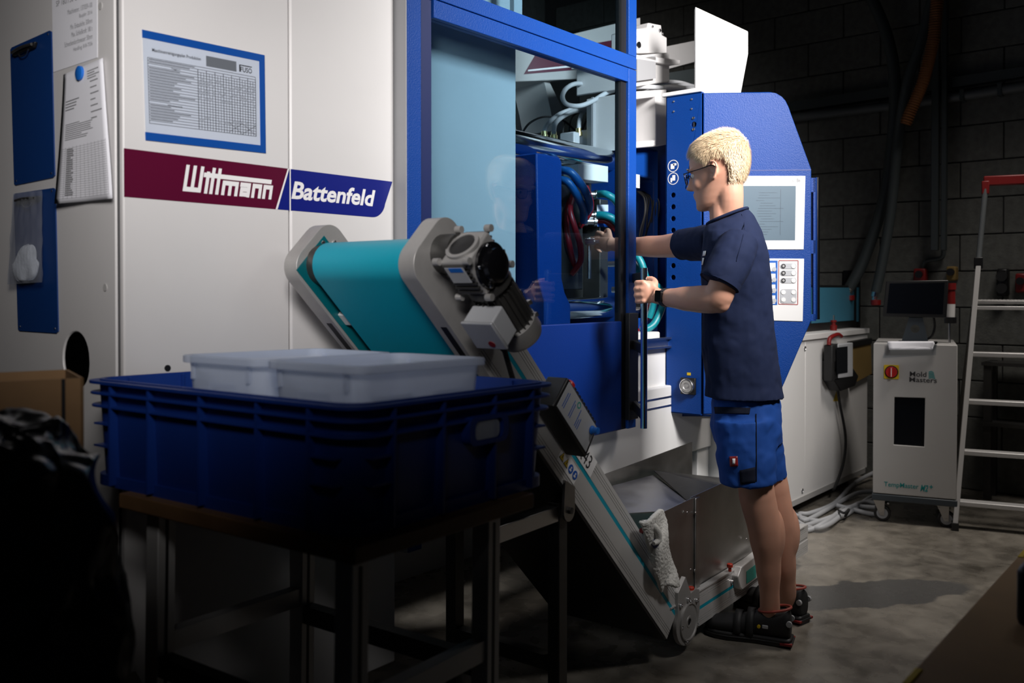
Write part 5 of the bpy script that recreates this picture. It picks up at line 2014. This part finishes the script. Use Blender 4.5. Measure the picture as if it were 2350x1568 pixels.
patch(shirt, ((1614, 592), (1618, 592), (1615, 608), (1612, 608)), 'print_white', 'chest_print', .003, 2)
MB().tube([hit(shirt, x, y, .001) for x, y in ((1702, 492), (1708, 515), (1706, 540), (1697, 575), (1690, 600))], .0015, 6, 3).build('shoulder_seam', 'shirt', shirt)

# watch on the left wrist
wc = wristL.lerp(Q(1580, 686, 3.06), .12)
wd = (Q(1580, 686, 3.06) - wristL).normalized()
wt = MB().lathe(wc - wd * .010, wd, [(.029, 0), (.0335, 0), (.0335, .020), (.029, .020)], 28).build('wristwatch', 'rubber', person)
wn = (CAM - wc)
wn = (wn - wd * wn.dot(wd)).normalized()
ws = wn.cross(wd).normalized()
MB().prism(rrect(wc + wn * .030 + ws * .004, wd, ws, .017, .020, .006), wn * .010).build('watch_case', 'black_gloss', wt, bevel=.002)


# shoes
def shoe(heel, toe, lab):
    d = (toe - heel)
    ln = d.length
    d.normalize()
    s = V((d.y, -d.x, 0))
    P_ = lambda t, y, z: heel + d * (t * ln) + s * y + UP * z
    prof = [(.0, .030), (.03, .037), (.10, .042), (.25, .041), (.40, .040), (.55, .046), (.70, .053), (.85, .050), (.94, .038), (1.0, .016)]
    ol = [P_(t, w, 0) for t, w in prof] + [P_(t, -w, 0) for t, w in reversed(prof)]
    up = MB()
    rr = []
    hts = [(.015, .112, .030), (.05, .125, .036), (.14, .118, .039), (.24, .112, .038), (.34, .112, .038), (.44, .100, .040), (.55, .086, .044), (.68, .080, .051), (.80, .074, .051), (.90, .066, .045), (.97, .050, .030), (.995, .034, .012)]
    for t, hh_, w in hts:
        ring_ = []
        for k in range(20):
            a = math.pi * 2 * k / 20
            ca, sa = math.cos(a), math.sin(a)
            ex = 2 / 2.8
            yy = math.copysign(abs(ca) ** ex, ca) * w * (1 if sa < 0 else (1 - .28 * sa * (1 if t > .45 else .5)))
            zz = .022 + (hh_ - .022) * (.5 + .5 * math.copysign(abs(sa) ** ex, sa))
            ring_.append(P_(t, yy, zz))
        rr.append(ring_)
    up.loft(rr)
    o = up.build('shoe', 'shoe', person, smooth=60, sub=1)
    MB().prism([p + UP * .0 for p in ol], (0, 0, .030)).build('sole', 'sole', o, bevel=.007)
    MB().prism([p + (p - P_(.5, 0, 0)).normalized() * .003 + UP * .012 for p in ol], (0, 0, .007)).build('sole_ridge', 'rubber', o, bevel=.003)
    for t0, t1, zh in ((.42, .50, .108), (.56, .64, .094)):
        st_ = MB()
        r_ = []
        for t in (t0, t1):
            k_ = []
            for i in range(13):
                a = R(-15 + 210 * i / 12)
                w_ = (.046 if t0 < .5 else .050)
                k_.append(P_(t, math.cos(a) * w_ * (1 - .2 * max(0, math.sin(a))), .035 + (zh - .035) * (max(0, math.sin(a)) ** .7 if math.sin(a) > 0 else math.sin(a) * .4)))
            r_.append(k_)
        st_.loft(r_, False, False)
        q_ = st_.build('strap', 'rubber', o, smooth=180)
        solidify(q_, .003, 1)
    # padded collar lining round the ankle
    cen_ = P_(.20, 0, .118)
    ring_ = [cen_ + d * (math.cos(a) * .054) + s * (math.sin(a) * .036) + UP * (.012 * -math.cos(a)) for a in (2 * math.pi * k / 24 for k in range(25))]
    MB().tube(ring_, .0045, 8, 1).build('collar_lining', 'shoe_red', o)
    for sd in (-1, 1):
        c_ = P_(.03, .034 * sd, .082)
        MB().lathe(c_, s * sd, [(.010, -.006), (.010, .003), (.001, .004)], 14).build('heel_reflector', 'reflective', o)
        MB().lathe(P_(.36, .0405 * sd, .062), s * sd, [(.006, -.004), (.006, .002), (.001, .0025)], 12).build('round_badge', 'yellow', o)
        MB().obox(P_(.29, .0405 * sd, .064), d * .010, s * .003, UP * .006).build('side_reflector', 'reflective', o, bevel=.002)
    MB().obox(P_(.06, 0, .014), d * .020, s * .0455, UP * .004).build('red_sole_insert', 'red_dark', o, bevel=.001)
    return o


def gp(px, py): return at(px, py, Z=0)


hl_, tl_ = gp(1820, 1482), gp(1618, 1450)
shoe(hl_, tl_, 'near')
hr_ = gp(1850, 1432)
tr_ = hr_ + (gp(1690, 1383) - hr_).normalized() * .305
shoe(hr_, tr_, 'far')
# ------------------------------------------------------------------ hot runner controller on casters
ux = V((.264, -.965, 0)).normalized()
un = V((ux.y * -1, ux.x, 0))
if un.dot(FH) < 0: un = -un          # away from the camera
u0_ = at(2003, 1196, Z=0)
UW, UD = .395, .55


def UQ(px, py, off=0): return at(px, py, pl=(u0_ - un * off, un))


unit = root('temperature_control_unit', 'white temperature control cabinet on casters with dark window beside the ladder', 'control unit', u0_ + ux * UW / 2 + un * UD / 2)
zb_ = UQ(2088, 1137).z
zt3 = UQ(2088, 790).z
um = lambda x, d, z: u0_ + ux * x + un * d + UP * z


def ubox(x0, x1, d0, d1, za, zb): return MB().obox(um((x0 + x1) / 2, (d0 + d1) / 2, (za + zb) / 2), ux * ((x1 - x0) / 2), un * ((d1 - d0) / 2), UP * ((zb - za) / 2))


win = [UQ(*p) for p in ((2053, 911), (2123, 913), (2121, 1025), (2051, 1020))]
fpn_ = [um(0, 0, zb_), um(UW, 0, zb_), um(UW, 0, zt3), um(0, 0, zt3)]
ubox(.0, UW, .004, UD, zb_, zt3).build('cabinet_body', 'unit_white', unit, bevel=.004)
fr = MB().prism([p - un * .016 for p in fpn_], un * .018, [[p - un * .016 for p in win]]).build('front_door', 'unit_white', unit, bevel=.003)
wc_ = sum(win, V()) / 4
MB().prism([p - un * .004 for p in win], un * .003).build('window_pane', 'screen_black', fr)
ubox(-.004, UW + .004, -.02, UD, .115, zb_ - .004).build('cabinet_base', 'unit_base', unit, bevel=.004)
MB().prism(rrect(um(UW / 2 - .005, -.021, zb_ - .058), ux, UP, .045, .010, .009), -un * .001).build('base_slot', 'black', unit)
for x in (.075, UW - .08):
    MB().lathe(um(x, -.02, zb_ - .048), -un, [(.005, 0), (.005, .003), (.002, .004)], 8).build('base_screw', 'steel', unit)
for x in (.045, UW - .045):
    for dd_ in (.05, UD - .06):
        c_ = um(x, dd_ - .02, .042)
        cs = MB().cyl(c_ - un * .014, c_ + un * .014, .042, n=24).build('caster_wheel', 'rubber', unit, bevel=.004)
        MB().cyl(c_ - un * .0155, c_ + un * .0155, .028, n=20).build('caster_hub', 'caster_grey', cs)
        MB().cyl(c_ - un * .024, c_ + un * .024, .006, n=10).build('caster_axle', 'steel', cs)
        fk = MB()
        for s in (-1, 1):
            fk.prism([c_ + un * s * .018 - ux * .010 - UP * .01, c_ + un * s * .018 + ux * .010 - UP * .01, c_ + un * s * .018 + ux * .012 + UP * .07, c_ + un * s * .018 - ux * .045 + UP * .07], un * s * .002)
        fk.obox(c_ - ux * .015 + UP * .07, ux * .032, un * .022, UP * .003)
        fk.build('caster_fork', 'steel', unit)
uq = Quad(*[p - un * .0165 for p in (fpn_[3], fpn_[2], fpn_[1], fpn_[0])], -un)


def uv(px, py):
    p = UQ(px, py) - u0_
    return p.dot(ux) / UW, (zt3 - p.z) / (zt3 - zb_)


mb = MB()
a_, b_ = uv(2088, 853), uv(2126, 864)
text(mb, 'Mold', uq, *uv(2088, 852), uv(2126, 863)[0], uv(2088, 863.5)[1], .009, 0, .0006)
text(mb, 'Masters', uq, *uv(2087, 865), uv(2150, 873)[0], uv(2087, 876)[1], .009, 0, .0006)
mb.build('maker_lettering', 'print_black', fr, smooth=0)
mb = MB()
for k in range(5):
    x0, y0 = 2130 + (4 - k) * .2, 853 + 3.6 * k
    pts = [(2131, 853.5 + k * 3.5), (2138, 852 + k * 3.5), (2143 + k * .8, 855.5 + k * 3.3)]
    for (xa_, ya_), (xb_, yb_) in zip(pts, pts[1:]):
        uq_a, uq_b = uq(*uv(xa_, ya_), .0008), uq(*uv(xb_, yb_), .0008)
        mb.add([uq_a + UP * .0022, uq_b + UP * .0022, uq_b - UP * .0022, uq_a - UP * .0022], [(0, 1, 2, 3)])
text(mb, 'TempMaster', uq, *uv(2029, 1104), uv(2108, 1118)[0], uv(2029, 1118)[1], .009, 0, .0006)
text(mb, 'M2', uq, *uv(2112, 1111), uv(2130, 1124)[0], uv(2112, 1126)[1], .02, .3, .0006)
text(mb, '+', uq, *uv(2133, 1112), uv(2141, 1122)[0], uv(2133, 1120)[1], .03, 0, .0006)
mb.build('product_lettering', 'teal_print', fr, smooth=0)
yc = UQ(2046, 853) - un * .017
sw = MB().prism(rrect(yc, ux, UP, .036, .036, .004), -un * .006).build('main_switch', 'yellow', unit)
MB().lathe(yc - un * .006, -un, [(.033, 0), (.033, .003), (.001, .003)], 24).build('switch_ring', 'black', sw)
MB().lathe(yc - un * .009, -un, [(.028, 0), (.027, .012), (.001, .012)], 24).build('switch_knob', 'red', sw)
MB().obox(yc - un * .026, ux * .007, un * .008, UP * .026).build('switch_grip', 'red', sw, bevel=.002)
MB().obox(yc - un * .0345, ux * .0015, un * .0006, UP * .022).build('switch_mark', 'print_white', sw)
# papers clipped on top front
pq = Quad(UQ(2037, 787, .05), UQ(2145, 787, .05), UQ(2140, 803, .06), UQ(2040, 803, .06), -un)
ps = root('paper_stack', 'folded white papers in a clear pouch on the cabinet top', 'paper', um(UW / 2, 0, zt3))
for k in range(3):
    MB().add(*grid(lambda u, v, k=k: pq(u * (1 - .01 * k), v * (1 + .1 * k), .002 * k + .006 * math.sin(u * 3 + k) * v) + UP * (.004 * k), 10, 4)).build('sheet', 'paper', ps, smooth=180)
for o_ in list(ps.children): solidify(o_, .0012, 0)
px_ = [UQ(2036, 786, .03), UQ(2150, 786, .03), UQ(2148, 815, .03), UQ(2026, 822, .03)]
MB().prism(px_, un * .001).build('pouch', 'clear_film', ps)
for px in (2046, 2147):
    MB().lathe(um(.03, 0, zt3) if False else UQ(px, 786, .02), UP, [(.004, -.01), (.010, -.002), (.010, .004), (.001, .006)], 10).build('clip_magnet', 'black', ps)
# monitor on the cabinet
mon = root('monitor', 'black flat monitor on a stand on top of the temperature control cabinet', 'monitor', um(UW / 2, .1, zt3))
mq = [UQ(*p, -.10) for p in ((2034, 645), (2177, 643), (2172, 730), (2025, 727))]
sc = MB().prism(mq, un * .03).build('screen_housing', 'black', mon, bevel=.004)
qq = Quad(*mq, -un)
mb = MB()
qq.rect(mb, .06, .07, .94, .90, .0008)
mb.build('screen_glass', 'screen_black', sc)
MB().prism([UQ(*p, -.11) for p in ((2088, 722), (2116, 722), (2131, 787), (2068, 787))], un * .008, [circ(UQ(2100, 755, -.11), ux, UP, .022, 16)]).build('stand', 'unit_base', mon)
MB().obox(um(UW / 2, .12, zt3 + .004), ux * .08, un * .07, UP * .004).build('stand_foot', 'unit_base', mon)
MB().tube([UQ(2142, 725, -.13), UQ(2145, 750, -.14), UQ(2138, 772, -.14), UQ(2120, 782, -.15)], .006, 8).build('monitor_cable', 'rubber', mon)
# signal lamp on a rod
sl = root('signal_lamp', 'red and white signal lamp on a thin rod behind the monitor', 'lamp', um(UW - .02, .2, zt3))
b0 = UQ(2179, 788, -.2)
MB().cyl(V((b0.x, b0.y, zt3)), UQ(2179, 738, -.2), .006, n=12).build('rod', 'steel', sl)
MB().cyl(UQ(2181, 742, -.2), UQ(2181, 728, -.2), .030, n=24).build('lamp_base', 'black', sl)
MB().cyl(UQ(2181, 728, -.2), UQ(2182, 698, -.2), .022, n=24).build('lamp_segment', 'panel_white', sl)
MB().cyl(UQ(2182, 698, -.2), UQ(2182, 665, -.2), .022, n=24).build('lamp_segment', 'red_dark', sl)
MB().cyl(UQ(2182, 665, -.2), UQ(2182, 650, -.2), .026, n=24).build('lamp_cap', 'red_dark', sl)
# grey cables on the floor
random.seed(5)
gc = root('cable_bundle', 'bundle of grey cables looped on the floor beside the white cabinet', 'cable', at(1900, 1175, Z=0))


def gz_(px, py, z=.014): return at(px, py, Z=z)


cabs = [[(2005, 1085, .05), (1960, 1110, .03), (1915, 1155, .015), (1860, 1178, .014), (1835, 1180, .014), (1845, 1195, .014), (1880, 1180, .016), (1960, 1135, .02), (2005, 1128, .02)],
        [(1812, 1168, .05), (1830, 1185, .016), (1880, 1196, .016), (1935, 1185, .016), (1985, 1150, .016), (2010, 1135, .016)],
        [(1812, 1160, .08), (1822, 1190, .02), (1860, 1212, .016), (1900, 1205, .03), (1950, 1170, .016), (2010, 1145, .016)],
        [(1826, 1218, .014), (1860, 1216, .014), (1900, 1195, .04), (1945, 1165, .014), (2010, 1165, .03)],
        [(1826, 1214, .014), (1870, 1200, .014), (1920, 1182, .03), (1975, 1155, .03), (2012, 1155, .03)],
        [(1920, 1160, .03), (1950, 1168, .02), (1990, 1178, .014), (2020, 1183, .014)]]
for c_ in cabs:
    MB().tube([at(x, y, Z=z) for x, y, z in c_], .0125, 10).build('cable', 'cable_grey', gc)
MB().tube([at(1925, 1172, Z=.05), at(1938, 1178, Z=.055), at(1948, 1170, Z=.05), at(1940, 1185, Z=.03)], .007, 8).build('cable_tie', 'rubber', gc)

# ------------------------------------------------------------------ teach pendant, folder, cable on the white base
PY_ = BY - .001


def by(px, py, off=0): return at(px, py, Y=BY - off)


pn = root('teach_pendant', 'grey handheld teach pendant in a black holder on the white base', 'pendant', by(1915, 890))
MB().prism([by(*p) for p in ((1886, 828), (1914, 820), (1944, 862), (1936, 884), (1902, 896), (1886, 870))], (0, -.07, 0)).build('holder', 'black', pn, bevel=.005)
MB().prism([by(*p, .02) for p in ((1890, 792), (1905, 788), (1912, 870), (1890, 875))], (0, -.05, 0)).build('pendant_grip', 'rubber', pn, bevel=.006)
pd = MB().prism([by(*p, .04) for p in ((1910, 790), (1944, 786), (1944, 864), (1911, 868))], (0, -.035, 0)).build('pendant_body', 'cable_grey', pn, bevel=.005)
MB().prism([by(*p, .076) for p in ((1919, 798), (1945, 795), (1945, 855), (1920, 859))], (0, -.001, 0)).build('pendant_screen', 'screen_black', pd)
MB().tube([by(1902, 792, .05), by(1905, 776, .05), by(1922, 768, .05), by(1930, 772, .05)], .012, 10).build('red_strap', 'red_dark', pn)
MB().tube([by(1919, 868, .05), by(1926, 920, .03), by(1940, 1000, .03), by(1936, 1060, .03), by(1920, 1110, .03), by(1912, 1125, .03)], .008, 8).build('pendant_cable', 'rubber', pn)
fo = root('envelope_folder', 'brown envelope folder hanging beside the teach pendant', 'folder', by(1965, 885))
MB().prism([by(*p, .002) for p in ((1946, 795), (1988, 786), (1990, 858), (1948, 880))], (0, -.03, 0)).build('folder_pocket', 'envelope', fo, bevel=.003)
MB().prism([by(*p, .004) for p in ((1944, 784), (1988, 776), (1988, 788), (1945, 796))], (0, -.036, 0)).build('folder_rim', 'black', fo)
rd = root('red_coupling', 'red hose coupling standing on the white base behind the pendant', 'coupling', by(1935, 785))
MB().lathe(V((by(1932, 770).x, BY + .05, zt_ + .012)), UP, [(.02, 0), (.02, .03), (.012, .034), (.012, .05), (.018, .052), (.018, .062)], 14).build('coupling_body', 'red_dark', rd)
MB().lathe(V((by(1932, 770).x, BY + .05, zt_ + .074)), UP, [(.006, 0), (.006, .03)], 10).build('coupling_stem', 'steel', rd)

# ------------------------------------------------------------------ ladder
lf = at(2191, 1216, Z=0)
lad = root('step_ladder', 'aluminium platform step ladder with red top rail at the right edge', 'ladder', lf)
LWd = .52
LT = 1.345


def lp(s, z, back=None):
    """s from left stile (0) to right stile (1)"""
    k = z / 1.35
    b = .30 * k if back is None else back
    x = .115 * k + s * (LWd - .23 * k)
    return lf + ux * x + un * b + UP * z


for s in (0, 1):
    a, b = lp(s, .03), lp(s, LT)
    d_ = (b - a)
    h_ = d_.length / 2
    d_.normalize()
    w_ = ux
    t_ = d_.cross(w_).normalized()
    MB().obox((a + b) / 2, d_ * h_, w_ * .012, t_ * .030).build('stile', 'aluminium', lad, bevel=.002)
    MB().obox(lp(s, .02), UP * .02, ux * .016, un * .034).build('foot', 'rubber', lad, bevel=.002)
    MB().tube([lp(s, LT), lp(s, LT + .1), lp(s, 1.80, .36)], .014, 12, 3).build('hand_rail', 'pipe_grey', lad)
    MB().obox(lp(s, LT + .015), UP * .03, ux * .020, un * .034).build('rail_clamp', 'black', lad, bevel=.003)
    # rear support
    a, b = lp(s, .02, .70), lp(s, 1.12, .34)
    d_ = (b - a)
    h_ = d_.length / 2
    d_.normalize()
    MB().obox((a + b) / 2, d_ * h_, ux * .011, d_.cross(ux).normalized() * .02).build('rear_stile', 'dark_metal', lad)
for py in (1147, 1036, 923, 815):
    z = at(2210, py, pl=(lf + un * .12, un)).z
    a, b = lp(0, z), lp(1, z)
    d_ = (b - a)
    MB().obox((a + b) / 2 + un * .02, ux * (d_.length / 2), un * .035, UP * .012).build('rung', 'aluminium', lad, bevel=.004)
zp = at(2250, 707, pl=(lf + un * .25, un)).z
a, b = lp(0, zp), lp(1, zp)
pfm = MB().obox((a + b) / 2 + un * .14, ux * ((b - a).length / 2), un * .15, UP * .010).build('platform', 'aluminium', lad, bevel=.003)
MB().obox((a + b) / 2 + un * .14 + UP * .030, ux * ((b - a).length / 2 - .01), un * .14, UP * .008).build('platform_tread', 'cast_alu', pfm, bevel=.002)
mb = MB()
for i in range(16):
    for j in range(8):
        mb.ell(lp(0, zp) + ux * (.03 + i * .018) + un * (.01 + j * .035) + UP * .039, ux * .007, un * .004, UP * .004, 6, 4)
mb.build('tread_studs', 'aluminium', pfm)['kind'] = 'stuff'
a, b = lp(0, 1.80, .36), lp(1, 1.80, .36)
MB().obox((a + b) / 2, ux * ((b - a).length / 2 + .012), un * .016, UP * .026).build('top_rail', 'red_dark', lad, bevel=.006)
for s in (0, 1):
    MB().obox(lp(s, 1.765, .36), ux * .018, un * .018, UP * .035).build('top_rail_corner', 'red_dark', lad, bevel=.004)

# ------------------------------------------------------------------ things on the block wall
XB = XW - .002


def wx(px, py, off=0): return at(px, py, X=XB - off)


pp_ = MB().tube([wx(2360, 197, .05), wx(2110, 235, .05), wx(1810, 272, .05)], .030, 14, 1)
o = pp_.build('wall_pipe', 'pipe_grey', None)
tag(o, 'grey horizontal pipe running along the block wall', 'pipe')
for px, py in ((2210, 220), (2085, 239), (2296, 207)):
    c_ = wx(px, py, .05)
    MB().obox(c_, V((.034, 0, 0)), V((0, .012, 0)), V((0, 0, .034))).build('pipe_clip', 'duct_dark', o)
o = MB().prism([wx(2360, 155), wx(2360, 178), wx(1800, 262), wx(1800, 240)], (-.05, 0, 0)).build('cable_tray', 'duct_dark', None)
tag(o, 'dark cable tray just above the horizontal wall pipe', 'tray')
for i, (x0, x1, lab) in enumerate(((2143, 2160, 'wider dark vertical cable duct on the block wall above the monitor'), (2166, 2178, 'thin dark vertical conduit just right of the wider cable duct'))):
    o = MB().prism([wx(x0, -10, .086), wx(x1, -10, .086), wx(x1 - 4, 575, .086), wx(x0 - 4, 575, .086)], (-.04, 0, 0)).build('cable_duct', 'duct_dark', None, bevel=.004)
    tag(o, lab, 'duct', 'vertical ducts on the block wall')
for pts, r, m, lab, nm in (
        ([(1998, -10), (2035, 80), (2053, 180), (2050, 300), (2030, 450), (1985, 590), (1950, 660)], .035, 'duct_dark', 'thick dark hose hanging down towards the blue guard window', 'supply_hose'),
        ([(2140, -10), (2115, 90), (2080, 200), (2060, 330), (2045, 480), (2025, 600), (2010, 670)], .030, 'duct_dark', 'thinner dark hose hanging beside the orange corrugated hose', 'supply_hose'),
        ([(2152, -10), (2143, 90), (2118, 190), (2090, 255), (2078, 285)], .032, 'orange_hose', 'orange corrugated hose at the top right', 'corrugated_hose')):
    HO = {'supply_hose': .16, 'corrugated_hose': .36}[nm] + (.10 if pts[0][0] == 2140 else 0)
    P3 = [wx(x, y, HO) for x, y in pts]
    o = MB().tube(P3, r, 14, 10).build(nm, m, None, smooth=60)
    tag(o, lab, 'hose')
    if nm == 'corrugated_hose':
        mb = MB()
        L_ = []
        for a, b in zip(P3, P3[1:]):
            n_ = int((b - a).length / .014)
            for k in range(n_):
                c_ = a.lerp(b, k / n_)
                d_ = (b - a).normalized()
                mb.lathe(c_, d_, [(r, -.004), (r + .005, 0), (r, .004)], 12)
        mb.build('hose_rings', m, o)['kind'] = 'stuff'
    else:
        e_ = P3[-1]
        MB().lathe(e_, (P3[-1] - P3[-2]), [(r * .8, 0), (r * .8, .03), (r * .5, .035), (r * .5, .07)], 12).build('hose_fitting', 'chrome', o)
        MB().lathe(e_ - UP * .05, UP, [(.03, 0), (.03, -.03), (.02, -.035)], 12).build('red_collar', 'red_dark', o)
for px0, py0, px1, py1, m, lab in ((2103, 617, 2131, 650, 'red_dark', 'red switch box on the wall above the monitor'),
                                  (2178, 612, 2200, 645, 'envelope', 'yellowish switch box on the wall beside the red one'),
                                  (2335, 628, 2360, 672, 'red_dark', 'red socket box at the right edge behind the ladder')):
    a, b = wx(px0, py0), wx(px1, py1)
    o = MB().bbox(XB - .07, XB + .001, b.y, a.y, b.z, a.z).build('switch_box', m, None, bevel=.01)
    tag(o, lab, 'switch box', 'boxes on the block wall')
    MB().cyl(V((XB - .07, (a.y + b.y) / 2, a.z * .6 + b.z * .4)), V((XB - .09, (a.y + b.y) / 2, a.z * .6 + b.z * .4)), .022, n=16).build('switch_button', 'black', o)
a, b = wx(2292, 617), wx(2318, 680)
sk = MB().bbox(XB - .07, XB + .001, b.y, a.y, b.z, a.z).build('power_socket', 'black', None, bevel=.012)
tag(sk, 'black double power socket on the wall behind the ladder', 'socket')
for t in (.28, .72):
    MB().cyl(V((XB - .07, (a.y + b.y) / 2, a.z + (b.z - a.z) * t)), V((XB - .085, (a.y + b.y) / 2, a.z + (b.z - a.z) * t)), .03, n=18).build('socket_lid', 'rubber', sk)
o = MB().tube([wx(2165, 575, .03), wx(2160, 592, .03), wx(2125, 600, .03), wx(2117, 618, .03)], .014, 8).build('wall_cable', 'duct_dark', None)
tag(o, 'short curved cable between the duct and the red switch box', 'cable')
# low dark bench by the wall behind the ladder
bn = root('steel_shelf', 'narrow dark steel shelf against the wall behind the ladder', 'shelf', (5.85, 1.0, 0))
for z in (.45, .80):
    MB().bbox(5.76, 5.96, .1, 1.22, z - .02, z).build('shelf_board', 'dark_metal', bn)
for x in (5.79, 5.93):
    for y in (.13, 1.19):
        MB().bbox(x - .02, x + .02, y - .02, y + .02, 0, .80).build('shelf_leg', 'dark_metal', bn)
# foreground board
q0, q1 = at(2070, 1568, Z=.62), at(2350, 1262, Z=.62)
d_ = (q1 - q0)
d_.z = 0
d_.normalize()
nn_ = V((d_.y, -d_.x, 0))
if nn_.dot(RT) < 0: nn_ = -nn_
wb = root('plywood_board', 'brown plywood table board in the lower right foreground', 'board', V((q0.x, q0.y, 0)) + nn_ * .2)
a = q0 - d_ * .4
MB().prism([a, q1 + d_ * .02, q1 + d_ * .02 + nn_ * .7, a + nn_ * .7], (0, 0, -.022)).build('board', 'ply', wb, bevel=.002)
for t in (.33, .97):
    p = a + (q1 - a) * t
    MB().obox(p + nn_ * .006 + UP * .0005, d_ * .035, nn_ * .006, UP * .002).build('yellow_edge_clip', 'yellow', wb, bevel=.002)
for t, s in ((.1, .08), (.9, .08), (.1, .6), (.9, .6)):
    p = a + (q1 - a) * t + nn_ * s
    MB().bbox(p.x - .02, p.x + .02, p.y - .02, p.y + .02, 0, .60).build('board_leg', 'dark_metal', wb)
cbx_ = at(2345, 1430, Z=.62)
dk = MB().obox(cbx_ + UP * .055 + nn_ * .05 + d_ * .02, d_ * .05, nn_ * .055, UP * .054).build('tool_case', 'black', None, bevel=.012)
tag(dk, 'small black case on the plywood board at the right edge', 'case')
MB().obox(cbx_ + UP * .112 + nn_ * .05 + d_ * .02, d_ * .03, nn_ * .02, UP * .004).build('case_handle', 'rubber', dk, bevel=.003)
